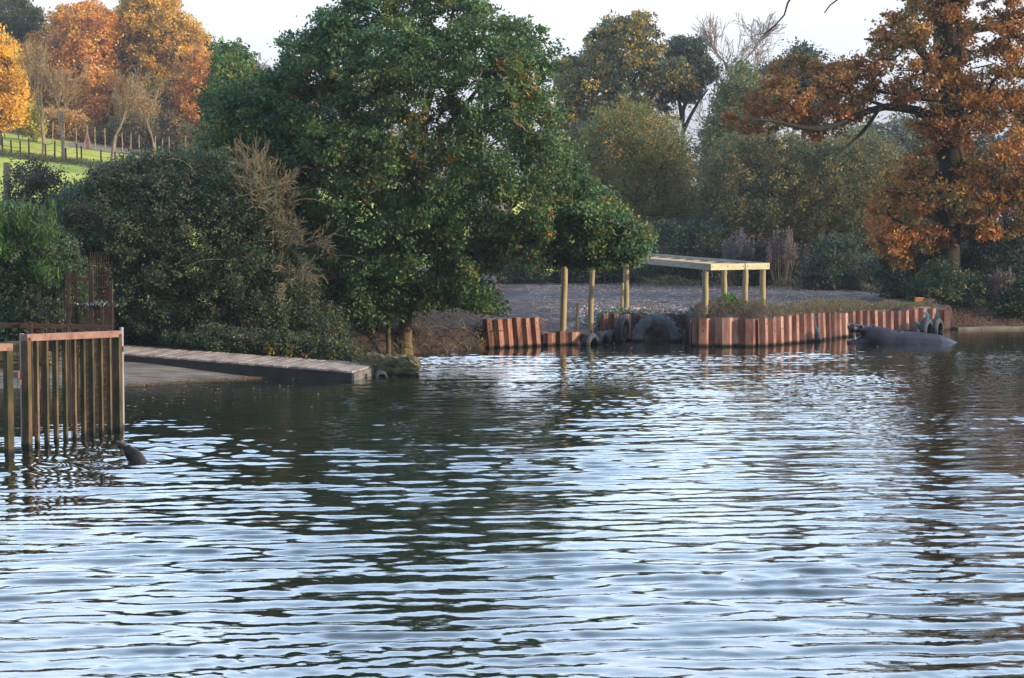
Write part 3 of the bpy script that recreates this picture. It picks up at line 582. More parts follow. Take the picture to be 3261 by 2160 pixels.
for lb, poly, Y, pal in und:
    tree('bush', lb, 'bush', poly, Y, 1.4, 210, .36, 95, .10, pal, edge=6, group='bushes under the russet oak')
# plume plants
def plume(label, u0, u1, vt, vb, Y, col, n=26):
    x0, x1 = float(P(u0, 731, Y)[0]), float(P(u1, 731, Y)[0]); xm = (x0 + x1) / 2; zb = float(P(u0, vb, Y)[2]); g = float(H(xm, Y)); zt = float(P(u0, vt, Y)[2])
    root = thing('plume_shrub', label, 'shrub', (xm, Y, g), 'pale feathery shrubs')
    st = MB(); fl = MB(); pos = []; cc = []
    for i in range(n):
        q = R.uniform(-1, 1); top = np.array([xm + q * (x1 - x0) / 2, Y + R.normal(0, .25), zb + (zt - zb) * R.uniform(.5, 1) * (1 - .45 * q * q)])
        b = np.array([xm + q * (x1 - x0) * .25, Y, g]); st.sticks([b], [top], .012, .006, 3)
        m = 130; t = R.uniform(.62, 1, m); w_ = .10 * (1.08 - t) * 3
        p = b + (top - b) * t[:, None] + R.normal(0, 1, (m, 3)) * w_[:, None] * .5; pos.append(p); cc.append(np.array(col) * R.uniform(.65, 1.35, (m, 1)) * R.uniform(.8, 1.2))
    st.build('stems', M_twig, root); leaves(fl, np.concatenate(pos), .07, np.concatenate(cc)); fl.build('plumes', M_leaf, root, color=True)
plume('silvery feathery shrub behind the timber frame, the left of the pale pair', 2300, 2400, 715, 830, 74, (.21, .19, .21))
plume('silvery mauve feathery shrub behind the frame, the right of the pale pair', 2440, 2540, 710, 830, 73, (.21, .165, .17))
plume('pale brown feathery shrub on the bank at the far right under the russet oak', 3150, 3245, 845, 960, 57.5, (.2, .145, .125), 34)

# --- left bank: bramble thicket, ivy, bamboo, bare hawthorn
BRA = [(4, (0.049, 0.089, 0.042)), (3, (0.077, 0.114, 0.058)), (2, (0.115, 0.13, 0.067)), (1.5, (0.033, 0.065, 0.035)), (1, (0.108, 0.078, 0.058)), (0.6, (0.201, 0.223, 0.128))]
bram_poly = [(170, 640), (250, 560), (330, 520), (430, 490), (560, 468), (700, 478), (790, 505), (870, 590), (900, 680), (950, 780), (1000, 880), (1060, 960), (1110, 1050), (1135, 1140), (1120, 1180), (1000, 1165), (850, 1148), (700, 1132), (420, 1112), (270, 1100), (230, 900), (180, 760)]
bt = tree('bramble_thicket', 'huge rounded bramble and ivy thicket overhanging the wooden jetty', 'bush', bram_poly, 41.0, 1.7, 2100, .27, 115, .062, BRA, accent=[(1, (.45, .22, .03)), (1, (.5, .14, .03))], acc=.004, edge=14, rk=.008, flat=.8, tufts=6)
st = MB()
for i in range(60):
    u = R.uniform(260, 1050); v = R.uniform(520, 1000)
    a = P(u, v, 39.8 + R.uniform(-.3, .6)); d = np.array([R.normal(0, .5), R.uniform(-.5, .1), R.uniform(.0, .35)]); e = a + d
    m = (a + e) / 2 + [0, 0, .12]; q = np.linspace(0, 1, 7)[:, None]; c = (1 - q) ** 2 * a + 2 * q * (1 - q) * m + q * q * e - np.array([0, 0, .15]) * q ** 2
    st.tube(c, np.linspace(.007, .003, 7), 3, cap=False)
st.build('arching_stems', M_twig, bt)
tree('ivy_bush', 'dark ivy covered bush behind the rusty cage at the left edge', 'bush', [(-80, 1100), (-80, 700), (0, 640), (90, 660), (200, 720), (270, 860), (280, 1090)], 38.6, 1.2, 700, .26, 110, .065, [(4, (.038, .08, .036)), (3, (.055, .10, .045)), (1, (.09, .12, .06)), (1, (.13, .13, .09))], accent=[(1, (.3, .1, .04))], acc=.01, edge=8, rk=.008)
tree('bramble_bush', 'brownish bramble mound above the ivy at the left edge', 'bush', [(20, 660), (30, 540), (100, 505), (170, 530), (220, 580), (320, 620), (290, 760), (100, 780)], 46, 1.5, 180, .34, 90, .07, [(3, (.07, .055, .035)), (2, (.10, .075, .05)), (2, (.05, .055, .03))], edge=8)
tree('scrub_bush', 'low brown scrub along the top of the bramble thicket below the field', 'bush', [(260, 640), (330, 580), (560, 520), (760, 540), (800, 620), (500, 650)], 60, 1.5, 150, .4, 80, .10, [(3, (.06, .065, .04)), (2, (.09, .08, .05)), (1, (.04, .05, .03))], edge=6)
tree('bramble_bush', 'low green brambles along the far edge of the jetty', 'bush', [(520, 1070), (700, 1040), (900, 1060), (1080, 1080), (1140, 1130), (1140, 1178), (1000, 1166), (850, 1152), (700, 1138), (560, 1122)], 39.3, .5, 420, .2, 100, .055, BRA, accent=[(1, (.45, .28, .03))], acc=.015, edge=5, rk=.006)
tree('bush', 'dark bush in the shade between the bare hawthorn and the big green oak', 'bush', [(840, 620), (920, 560), (1010, 640), (1040, 760), (1090, 800), (1130, 900), (1150, 1060), (1000, 1060), (900, 900)], 46.5, 1.2, 420, .34, 100, .08, HED, edge=10)
# bamboo
bb = thing('bamboo_clump', 'bright green bamboo with long drooping leaves at the left edge', 'bamboo', P(40, 1000, 38))
bl = MB(); bs = MB(); pos = []; cc = []
for i in range(28):
    u, v = R.uniform(-70, 170), 0; v = 560 + 240 * R.random() ** .8 + max(0, u) * .5
    b = P(u * .6, 950, 38); t = P(u, v, 37.3 + R.normal(0, .4)); m = b + (t - b) * .6 + [0, 0, .5]
    q = np.linspace(0, 1, 10)[:, None]; c = (1 - q) ** 2 * b + 2 * q * (1 - q) * m + q * q * t; bs.tube(c, .008, 4, cap=False)
    k = 75; tt = R.uniform(.55, 1, k); p = np.stack([np.interp(tt, q[:, 0], c[:, i_]) for i_ in range(3)], 1) + R.normal(0, .09, (k, 3)); pos.append(p)
    cc.append(pick([(3, (.05, .12, .025)), (2, (.08, .17, .03)), (1, (.03, .075, .02))], k) * R.uniform(.6, 1.2, (k, 1)))
leaves(bl, np.concatenate(pos), .17, np.concatenate(cc), aspect=.13, droop=.55); bl.build('leaves', M_leaf, bb, color=True); bs.build('canes', noisemat('cane', [(.3, (.10, .16, .03)), (.7, (.18, .22, .06))]), bb)
# bare hawthorn leaning over the thicket
hw = thing('bare_hawthorn', 'leafless pale twiggy hawthorn sticking out of the bramble thicket beside the green oak', 'shrub', P(860, 1000, 40.6))
mb = MB()
for (u0, v0, u1, v1) in ((800, 640, 800, 470), (830, 660, 860, 480), (870, 700, 920, 620), (880, 760, 985, 690), (900, 820, 970, 760), (920, 900, 985, 850), (890, 720, 900, 560), (850, 690, 830, 540), (910, 800, 1020, 790), (930, 860, 960, 930)):
    a = P(u0, v0, 40.3); b = P(u1, v1, 39.5); h = np.linalg.norm(b - a)
    A0 = len(mb.v); t2 = MB(); bare(t2, (0, 0, 0), h * R.uniform(1., 1.25), 1.0 * .42, .014, 4, 2, tmin=0, up=.1, rmin=.0042)
    V = t2.v[0]; d = (b - a) / h; x = np.cross(d, [0, 1, 0]); x /= np.linalg.norm(x); y = np.cross(d, x); V2 = a + V[:, :1] * x + V[:, 1:2] * y + V[:, 2:] * d
    mb.add(V2, t2.f[4][0][0])
mb.sticks([P(860, 1000, 40.6)] * 5, [P(800, 640, 40.3), P(830, 660, 40.3), P(870, 700, 40.3), P(900, 800, 40.3), P(920, 900, 40.3)], .035, .02)
mb.build('branches', noisemat('pale_twig', [(.3, (.12, .10, .06)), (.7, (.26, .22, .13))], 3, bump=0), hw)

# --- golden wood on the far hillside
GOLD = [(3, (.80, .44, .04)), (2, (.68, .36, .04)), (1, (.85, .55, .09)), (1, (.30, .17, .03))]
ORNG = [(3, (.66, .30, .055)), (2, (.56, .23, .05)), (1.4, (.76, .42, .07)), (.8, (.32, .16, .06))]
OLIV = [(3, (.60, .36, .05)), (2, (.42, .27, .05)), (2, (.74, .42, .05)), (1, (.14, .11, .03))]
DKG = [(3, (.055, .075, .025)), (2, (.09, .10, .03)), (1, (.22, .17, .03))]
BRN = [(3, (.52, .29, .08)), (2, (.62, .32, .07)), (2, (.36, .23, .08)), (1, (.24, .2, .07))]
hill = [('larch_tree', 'golden yellow cone shaped larch cut by the left edge', [(-120, 420), (-90, 60), (-20, 75), (40, 130), (75, 230), (92, 310), (78, 370), (60, 400), (-20, 430)], 140, 3.5, 560, .75, 90, .19, GOLD, (-10, 470, 100)),
 ('oak_tree', 'dark green oak in the top left corner behind the larch', [(-150, 250), (-150, -40), (60, -20), (130, 20), (160, 100), (110, 160), (60, 200)], 185, 6, 330, .95, 90, .3, DKG, (60, 470, 50)),
 ('oak_tree', 'big rust orange oak on the hillside behind the pale trunked trees', [(70, 330), (60, 200), (90, 110), (150, 80), (180, 20), (260, 0), (330, -10), (380, 60), (380, 200), (370, 330), (200, 360)], 176, 7, 700, .8, 90, .25, ORNG, (230, 470, 60)),
 ('oak_tree', 'tall golden oak highest on the hillside skyline', [(340, 230), (350, 60), (400, -20), (460, -60), (560, -10), (590, 40), (650, 90), (700, 160), (700, 230), (600, 260), (520, 320), (400, 320)], 180, 7, 760, .8, 90, .25, OLIV, (480, 480, 60)),
 ('oak_tree', 'rust orange oak at the right end of the golden wood', [(540, 260), (580, 170), (640, 150), (705, 190), (715, 260), (690, 330), (700, 420), (650, 480), (560, 430)], 166, 5, 470, .72, 90, .23, ORNG, (620, 520, 250)),
 ('oak_tree', 'bright orange low tree between the pale trunked trees', [(250, 400), (250, 260), (330, 210), (400, 280), (420, 400), (340, 440)], 168, 4, 250, .95, 100, .25, ORNG, (320, 480, 300)),
 ('oak_tree', 'bright golden low tree right of the pale trunked trees', [(410, 430), (430, 290), (500, 240), (560, 260), (570, 420), (500, 460)], 169, 4, 260, .95, 100, .25, OLIV, (490, 500, 300)),
 ('hazel_bush', 'reddish brown scrub behind the tall wire fence left of the tripod post', [(80, 450), (90, 370), (160, 340), (260, 360), (310, 420), (300, 490), (200, 480)], 163, 2.5, 330, .75, 90, .2, BRN, None),
 ('hazel_bush', 'olive brown scrub behind the track on the hillside', [(330, 490), (340, 390), (430, 340), (560, 360), (680, 430), (700, 500), (560, 500)], 162, 2.5, 400, .75, 90, .2, [(2, (.20, .14, .05)), (2, (.12, .11, .04)), (1, (.33, .19, .05))], None),
 ('hazel_bush', 'yellow green bush beside the larch at the end of the tall wire fence', [(60, 430), (70, 340), (110, 320), (140, 380), (130, 440)], 150, 2, 90, .6, 70, .24, [(2, (.34, .30, .04)), (1, (.22, .20, .04))], None)]
for nm, lb, poly, Y, T, n, r, per, sz, pal, trk in hill:
    pt = ()
    if trk: 
        x_ = float(P(trk[0], 731, Y)[0]); a, rr_ = px_path([(trk[0], trk[1]), (trk[0] + 5, (trk[1] + trk[2]) / 2), (trk[0], trk[2])], Y, 0, (.35, .1)); a[0, 2] = float(H(x_, Y)) - .2; pt = [(a, rr_)]
        pc = np.mean(poly, axis=0)
        for q_ in range(7):
            e_ = pc + (np.array(poly[R.integers(len(poly))]) - pc) * .85; s_0 = np.array([trk[0] + 4, trk[1] + (trk[2] - trk[1]) * R.uniform(.4, 1)]); pt.append(px_path([tuple(s_0), tuple(s_0 * .5 + e_ * .5 + [0, -15]), tuple(e_)], Y, R.uniform(-4, 2), (.22, .05)))
    tree(nm, lb, 'tree' if 'bush' not in nm else 'bush', poly, Y, T, n, r, per, sz, pal, pt, edge=10, rk=.02, flat=.6)
HB = 'pale trunked bare trees in the field'
for (u, vt, Y, sp, r0, lb) in ((143, 110, 132, .30, .17, 'pale trunked leafless tree in the field, leftmost of the row'), (203, 165, 130, .32, .16, 'pale trunked leafless tree in the field, second from the left'), (362, 200, 129, .42, .17, 'pale trunked leafless tree right of the tripod post'), (500, 250, 131, .42, .13, 'twiggy half bare tree in front of the track')):
    bare_tree('bare_tree', lb, 'tree', u, vt, Y, sp, r0, M_barkpale, 5, (900, .12, BRN), group=HB, nb=2, up=.45, rmin=.012)
# far hill wood
fw = MB(); C = clumps_from_poly([(700, 400), (700, 215), (780, 195), (850, 210), (960, 230), (1000, 400)], 400, 10, 160, 10)
foliage(fw, C, 3.2, 40, 1.2, [(2, (.16, .10, .10)), (1, (.12, .09, .09))]); o = fw.build('distant_wood', M_leaf, color=True, kind='stuff'); tag(o, 'purplish leafless wood on the far hill behind the green oak', 'wood')
# --- fences on the hill
def fence(name, label, pts, h, Y, r, group=None, wires=3, mat=M_post):
    X0 = P(pts[0][0], 731, Y)[0]
    root = thing(name, label, 'fence', (float(X0), Y, float(H(X0, Y))), group); tops = []
    for i, (u, hh) in enumerate(pts):
        x = float(P(u, 731, Y)[0]); y = Y + R.normal(0, .15); z = float(H(x, y)); mb = MB()
        mb.tube([(x, y, z - .2), (x + R.normal(0, .03), y, z + hh * h)], [r, r * .9], 6); mb.build('post', mat, root); tops.append((x, y, z, hh * h))
    mb = MB()
    for k in range(wires):
        q = (k + .7) / wires; pp = np.array([(x, y - r, z + hh * q) for x, y, z, hh in tops]); mb.sticks(pp[:-1], pp[1:], .012, .012, 3)
    mb.build('wire', M_bark, root)
fence('deer_fence', 'tall wire fence with thin pale posts along the top of the field', [(u, q) for u, q in ((20, .9), (64, 1.1), (101, 1.2), (170, 1), (206, 1), (246, 1), (280, .85), (307, 1), (338, 1), (392, .9), (420, .95), (446, .9), (500, .9), (519, .8), (542, .9), (592, 1), (620, .9), (660, .9))], 1.75, 150.5, .05, wires=5)
fence('field_fence', 'low wire fence with dark short posts across the middle of the field', [(u, q) for u, q in ((12, 1), (40, .9), (70, .9), (91, 1.1), (150, .9), (177, 1.1), (215, .8), (251, 1.1), (262, 1), (320, .9), (370, .9), (430, .9))], 1.25, 127, .06, mat=M_bark)
tp = thing('tripod_post', 'reddish braced fence post like a tripod beside the track', 'post', P(281, 485, 149)); x, y = float(P(281, 731, 149)[0]), 149.; z = float(H(x, y))
mb = MB(); mb.tube([(x, y, z - .1), (x, y, z + 1.9)], [.08, .07], 6); mb.build('post', M_rustrail, tp)
for dx, dy in ((-.33, -.2), (.38, -.1), (.1, .3)):
    mb = MB(); mb.tube([(x + dx, y + dy, z - .1), (x, y, z + 1.3)], [.06, .06], 5); mb.build('brace', M_rustrail, tp)
# shadow band across the field, painted as a low strip of dark grass
hs = MB(); n = 9000; u = R.uniform(-60, 640, n); X_ = P(u, 731, 125)[:, 0]; yy = 127 + R.normal(0, 1.1, n); X_ = X_ * yy / 125; zz = H(X_, yy) + R.uniform(0, .45, n) * np.exp(-((yy - 127) / 1.2) ** 2)
leaves(hs, np.stack([X_, yy, zz], 1), .2, pick([(2, (.08, .09, .03)), (1, (.13, .11, .05))], n), aspect=.2); o = hs.build('shadow_band_grass', M_leaf, color=True, kind='stuff'); tag(o, 'dark grass strip standing in for a shadow band under the low field fence', 'grass')
mb = MB(); a = P(22, 600, 47); b = P(22, 518, 47); mb.tube([a - [0, 0, .6], b], [.095, .09], 10, wob=.02); o = mb.build('fence_post', M_post, smooth=True); tag(o, 'single round timber fence post above the bamboo at the left edge', 'post')
# ------------------------------------------------------------------ sheet piling
def pile_wall(name, label, pts, pitch, ztop, depth=.13, group='rusty sheet pile walls', lean=0., pm=None, zb=-.5, jit=.012, flip=False):
    """pts: XY path of the wall; ztop: heights along the path (same count)"""
    pts = np.array(pts, float); ztop = np.array(ztop, float)
    d = np.r_[0, np.cumsum(np.linalg.norm(np.diff(pts, axis=0), axis=1))]; n = max(1, round(d[-1] / pitch)); p = d[-1] / n
    root = thing(name, label, 'wall', (pts[0][0], pts[0][1], 0), group)
    prof = [(0, 0), (.10, 0), (.27, 1), (.60, 1), (.77, 0), (.985, 0)]
    for i in range(n):
        s0 = i * p; mb = MB(); tilt = lean + R.normal(0, .006); zt = float(np.interp(s0 + p / 2, d, ztop)) + R.normal(0, jit)
        V = []
        for z in (zb, zt):
            for side in (0, .014):
                for (a, h) in prof:
                    s = s0 + a * p; x = np.interp(s, d, pts[:, 0]); y = np.interp(s, d, pts[:, 1])
                    x2 = np.interp(s + .02, d, pts[:, 0]); y2 = np.interp(s + .02, d, pts[:, 1]); x1 = np.interp(s - .02, d, pts[:, 0]); y1 = np.interp(s - .02, d, pts[:, 1])
                    tx, ty = x2 - x1, y2 - y1; l = math.hypot(tx, ty); nx, ny = ty / l, -tx / l
                    o = -depth * (1 - h) - side
                    V.append((x + nx * o + tilt * (z - 0), y + ny * o, z))
        m = len(prof); Fq = []
        for k in range(m - 1):
            Fq += [[k, k + 1, 2 * m + k + 1, 2 * m + k], [m + k + 1, m + k, 3 * m + k, 3 * m + k + 1], [2 * m + k, 2 * m + k + 1, 3 * m + k + 1, 3 * m + k]]
        Fq += [[0, 2 * m, 3 * m, m], [m - 1, 2 * m - 1, 4 * m - 1, 3 * m - 1]]
        mb.add(V, Fq, 0)
        # lifting holes in the outer pan
        A = np.array(V[2]); B = np.array(V[3]); c0 = (A + B) / 2; nrm = np.array([(B - A)[1], -(B - A)[0], 0]); nrm /= np.linalg.norm(nrm)
        if R.random() < .8 and zt > .5:
            for zz in (zt - .13, zt - .30):
                c = np.array([c0[0] + tilt * (zz - zb), c0[1], zz]); mb.tube([c - nrm * .004, c + nrm * .003], [.016, .016], 8, mat=1)
        mb.build('sheet_pile', [pm or M_rust, M_black], root)
    return root
def wxy(*uv): return [W(u, v)[:2] for u, v in uv]
pile_wall('sheet_pile_wall', 'short tall rusty sheet pile wall tucked under the drooping green oak branch', wxy((1549, 1111), (1590, 1110), (1732, 1103)), .28, [.72, .70, .74], .10, lean=-.09)
pile_wall('sheet_pile_wall', 'low rusty sheet pile wall below the two left timber poles', wxy((1734, 1102), (1850, 1099)), .30, [.32, .33], .07)
pile_wall('sheet_pile_wall', 'rusty sheet pile wall behind the upright car tyre', [W(1914, 1087)[:2], W(2013, 1086)[:2]], .27, [.68, .70], .09)
pile_wall('sheet_pile_wall', 'dark rusty plate wall behind the half sunk tractor tyre', [W(2015, 1084)[:2], W(2200, 1084)[:2]], .5, [.66, .60], .03, pm=M_plate)
pile_wall('sheet_pile_wall', 'long rusty sheet pile wall running from under the timber frame to behind the hippo', wxy((2206, 1105), (2428, 1105)), .57, [.69, .69], .16)
pile_wall('sheet_pile_wall', 'orange rusted sheet pile wall receding behind the hippo to the right bank', wxy((2431, 1105), (2600, 1088), (2690, 1075), (2780, 1067), (2900, 1058), (2992, 1053)), .40, [.68, .73, .66, .66, .62, .66], .13, lean=-.03)
pile_wall('sheet_pile_wall', 'dark rusty corner sheet pile at the far end beside the three roped tyres', wxy((2994, 1053), (3037, 1052)), .35, [.58, .58], .16)
# return of the wall on the left side of its front corner
a, b = W(2205, 1105)[:2], W(2200, 1084)[:2]
mb = MB(); mb.bar([a[0] - .02, a[1] + .2, .05], [b[0] - .02, b[1], .05], .03, 1.1); o = mb.build('steel_side_plate', M_rust); tag(o, 'rusty side plate closing the corner of the wall by the tractor tyre', 'wall')

# ------------------------------------------------------------------ timber frame
YA = 46.55
A = P(2262, 841, YA); A[2] = 2.02
B = P(2449, 838, 47.8); B[2] = 2.02
Cn = np.array([2.5, 56., 2.15]); Dn = Cn + (B - A)
fr = thing('timber_shelter', 'open timber shelter frame of pale boards on round poles at the water edge', 'shelter', (A[0], A[1], float(H(A[0], A[1]))))
bh = .155
def beam(a, b, name, m, w=.045, h=bh):
    mb = MB(); mb.bar(a - [0, 0, h / 2], b - [0, 0, h / 2], w, h); return mb.build(name, m, fr)
beam(A, A + (B - A) * .565, 'front_board', M_board); beam(A + (B - A) * .585, B, 'front_board', M_board)
d1 = (Cn - A) / np.linalg.norm(Cn - A); ex = (B - A) / np.linalg.norm(B - A)
beam(A + d1 * .03, Cn, 'side_beam', M_boardgrey); beam(B + d1 * .03, Dn, 'side_beam', M_boardgrey)
beam(Cn, Dn, 'back_board', M_boardgrey)
for q in (.02, .28, .54, .62, .97):
    mb = MB(); p = A + (B - A) * q; nn = np.array([ex[1], -ex[0], 0]); mb.tube([p + nn * .02 - [0, 0, .07], p + nn * .034 - [0, 0, .07]], [.013, .013], 8); mb.build('bolt', M_cage, fr)
mb = MB()
for q in (.1, .22, .34, .46, .58, .70, .82, .93):
    p = A + (Cn - A) * q; p2 = B + (Dn - B) * q; mb.bar(p + ex * .03 - [0, 0, .10], p2 - ex * .03 - [0, 0, .10], .045, .09)
mb.build('cross_joists', M_boardgrey, fr)
def fpost(u, v, Y, r, top=None):
    p = P(u, v, Y); x = p[0]; g = float(H(x, Y)); zt = top if top is not None else 1.99
    mb = MB(); n = 9; z = np.linspace(g - .3, zt, n); mb.tube(np.stack([x + R.normal(0, .004, n), np.full(n, Y) + 0, z], 1), np.linspace(r, r * .93, n), 14, wob=.02)
    mb.build('pole', M_post, fr, smooth=True)
fpost(2246, 1000, 46.72, .078, 1.87); fpost(2306, 960, 50, .078, 1.92); fpost(2373, 980, 47.2, .075, 1.87); fpost(2428, 970, 48.0, .080, 1.87)
fpost(1994, 990, 52.9, .085, 2.03)
def stake(label, u, vb, vt, Y, r, grp='loose round timber poles by the low wall', lean=0):
    b = P(u, vb, Y); t = P(u + lean, vt, Y); g = float(H(b[0], Y)); mb = MB(); n = 9; q = np.linspace(0, 1, n)[:, None]
    b[2] = min(b[2], g) - .25; p = b + (t - b) * q; p[:, 0] += R.normal(0, .006, n); mb.tube(p, np.linspace(r, r * .85, n), 14, wob=.02)
    o = mb.build('timber_pole', M_post, smooth=True); tag(o, label, 'pole', grp)
stake('tall round timber pole on the left, its top lost in the oak leaves', 1791, 1056, 770, 47.15, .088, lean=10)
stake('tall round timber pole second from left, beside the half tyres', 1878, 1040, 780, 47.9, .074, lean=12)
stake('short round stake between the two tall left poles', 1836, 1036, 963, 47.6, .046, lean=4)
stake('short thin stake just left of the back pole of the frame', 1981, 992, 901, 49.6, .042, lean=1)
mb = MB(); p = P(2404, 985, 47.4); mb.tube([[p[0], p[1], .6], [p[0], p[1], 1.22]], [.012, .012], 6); o = mb.build('iron_rod', M_rust); tag(o, 'thin rusty iron rod standing between two poles of the frame', 'rod')

# ------------------------------------------------------------------ tyres
def tyre(name, label, c, Rr, wid, rin, rotz, group, tilt=0., lugs=0, rope=None):
    """open torus-like casing: outer tread, shoulders, bead"""
    root = thing(name, label, 'tyre', c, group)
    prof = [(rin, -.36), (rin + .10 * (1 - rin), -.47), (.62 + .38 * rin, -.50), (.93, -.46), (.985, -.38), (1, -.2), (1, .2), (.985, .38), (.93, .46), (.62 + .38 * rin, .50), (rin + .10 * (1 - rin), .47), (rin, .36), (rin + .04, .30), (.90, .36), (.95, 0), (.90, -.36), (rin + .04, -.30)]
    n = 56; an = np.linspace(0, 2 * np.pi, n, endpoint=False); m = len(prof); pr = np.array(prof)
    r = pr[:, 0] * Rr; ax = pr[:, 1] * wid
    V = np.stack([r[None] * np.cos(an)[:, None], np.broadcast_to(ax[None], (n, m)), r[None] * np.sin(an)[:, None]], -1)
    rm = np.array(Matrix.Rotation(rotz, 3, 'Z') @ Matrix.Rotation(tilt, 3, 'X'))
    i = np.arange(n)[:, None]; j = np.arange(m)[None]; i2 = (i + 1) % n; j2 = (j + 1) % m
    Fq = np.stack([i * m + j, i * m + j2, i2 * m + j2, i2 * m + j], -1).reshape(-1, 4)
    mb = MB(); mb.add(V.reshape(-1, 3) @ rm.T + np.array(c), Fq); mt_ = M_tyregrey if lugs else M_tyre; mb.build('casing', mt_, root, smooth=True)
    if lugs:
        lb = MB()
        for k in range(lugs):
            for sgn in (-1, 1):
                a = 2 * np.pi * (k + (.5 if sgn > 0 else 0)) / lugs; ca, sa = math.cos(a), math.sin(a)
                rad = np.array([ca, 0, sa]); tan = np.array([-sa, .0, ca]); ay = np.array([0, 1., 0])
                t1 = tan * .8 + ay * sgn * .6; t1 /= np.linalg.norm(t1); t2 = np.cross(rad, t1)
                Mx = np.stack([t1, t2, rad], 1); cc = rad * (Rr * 1.005) + ay * sgn * wid * .30 
                a8 = np.array([[x, y, z] for x in (-.5, .5) for y in (-.5, .5) for z in (-.5, .5)]) * np.array([wid * .50, Rr * .065, Rr * .075])
                lb.add((a8 @ Mx.T + cc) @ rm.T + np.array(c), [[0, 1, 3, 2], [4, 6, 7, 5], [0, 4, 5, 1], [2, 3, 7, 6], [0, 2, 6, 4], [1, 5, 7, 3]])
        lb.build('tread', mt_, root)
    else:
        lb = MB()
        for rr_ in (-.28, -.1, .1, .28):
            a2 = np.linspace(0, 2 * np.pi, 57); lb.tube(np.stack([Rr * 1.0 * np.cos(a2), np.full(57, rr_ * wid), Rr * 1.0 * np.sin(a2)], 1) @ rm.T + np.array(c), .016 * wid / .2, 4, cap=False)
        lb.build('tread', M_tyre, root)
    if rope:
        t = MB(); top = np.array(c) + [0, 0, Rr]
        for k in range(5):
            a2 = np.linspace(0, 2 * np.pi, 15); ctr = top + [R.normal(0, .02), R.normal(0, .015), -.03 + .045 * k]; q = R.uniform(.045, .075)
            t.tube(np.stack([ctr[0] + q * np.cos(a2) * 1.0, ctr[1] + q * .7 * np.sin(a2), ctr[2] + .03 * np.sin(a2 + k)], 1), .014, 6, cap=False)
        t.tube([top + [0, 0, .1], top + [.02, .06, .3]], .01, 5)
        t.build('rope_knot', rope, root, smooth=True)
    return root
p = W(2090, 1086); tyre('tractor_tyre', 'large grey tractor tyre with chunky tread standing half sunk in the water', (p[0], 48.35, .09), .60, .34, .54, math.radians(-4), None, lugs=22)
p = W(1974, 1085); tyre('tyre', 'upright car tyre leaning against the rusty wall left of the tractor tyre', (p[0] + .02, 48.2, .29), .345, .22, .66, math.radians(70), 'old tyres along the rusty walls', tilt=math.radians(5))
for (u, v, r, lb) in ((1881, 1099, .31, 'half sunk tyre, leftmost of the row of three beside the low wall'), (1917, 1094, .33, 'half sunk tyre in the middle of the row of three'), (1944, 1090, .33, 'half sunk tyre at the right of the row of three, next to the upright tyre')):
    p = W(u, v); tyre('tyre', lb, (p[0], p[1] + .05, -.03), r, .23, .60, math.radians(58), 'old tyres along the rusty walls')
for (u, v, zc, r, rope, lb) in ((2914, 1060, -.10, .22, M_ropeg, 'small roped tyre right behind the hippo back, nearly sunk'), (2943, 1059, .05, .33, M_rope, 'tall roped tyre with bright blue rope knot on the rusty wall'), (2976, 1057, .08, .29, M_ropeg, 'roped tyre with green rope at the dark end of the rusty wall')):
    p = W(u, v); tyre('tyre', lb, (p[0], p[1] - .25, zc), r, .24, .62, math.radians(56), 'old tyres along the rusty walls', rope=rope)
p = W(1212, 1203); tyre('tyre', 'small black tyre at the water line at the end of the jetty', (p[0], p[1] - .02, .0), .13, .12, .5, math.radians(20), None)
# float hanging from the wall
p = W(2600, 1087); c = np.array([p[0], p[1] - .14, 0]); root = thing('mooring_float', 'black float on a frayed blue rope against the orange rusted wall', 'float', c)
mb = MB(); z = np.array([-.1, -.06, .02, .12, .19, .23, .25]); mb.tube(np.stack([c[0] + 0 * z, c[1] + 0 * z, z], 1), [.05, .085, .10, .098, .085, .05, .02], 14); mb.build('float_body', M_tyre, root, smooth=True)
mb = MB(); pp = [c + [0, 0, .24], c + [-.03, .02, .36], c + [-.05, .06, .5], c + [-.07, .14, .72]]; mb.tube(pp, .009, 6)
for k in range(3):
    a2 = np.linspace(0, 2 * np.pi, 13); mb.tube(np.stack([c[0] + .035 * np.cos(a2), c[1] + .03 * np.sin(a2), .27 + .03 * k + .012 * np.sin(a2)], 1), .011, 5, cap=False)
mb.tube([c + [.0, 0, .3], c + [.07, -.02, .22], c + [.11, -.02, .05]], .006, 4); mb.build('rope', M_rope, root)
# concrete ledge at the right bank, orange block
mb = MB(); xs = np.arange(W(3040, 1049)[0], 30, .7)
for i in range(len(xs) - 1):
    mb.bar([xs[i], shore(xs[i]) + .05, .035], [xs[i + 1] - .008, shore(xs[i + 1]) + .05, .035], .35, .07)
o = mb.build('concrete_ledge', M_concrete); tag(o, 'pale low concrete ledge along the right bank at the water line', 'kerb')
p = P(2926, 958, 55.5); mb = MB(); mb.box(p - [0, 0, .03], (.19, .15, .20), jit=.012); mb.box(p + [.02, 0, .08], (.24, .17, .03), jit=.008); o = mb.build('orange_tub', M_orange); tag(o, 'small orange plastic tub on the bank above the roped tyres', 'tub')
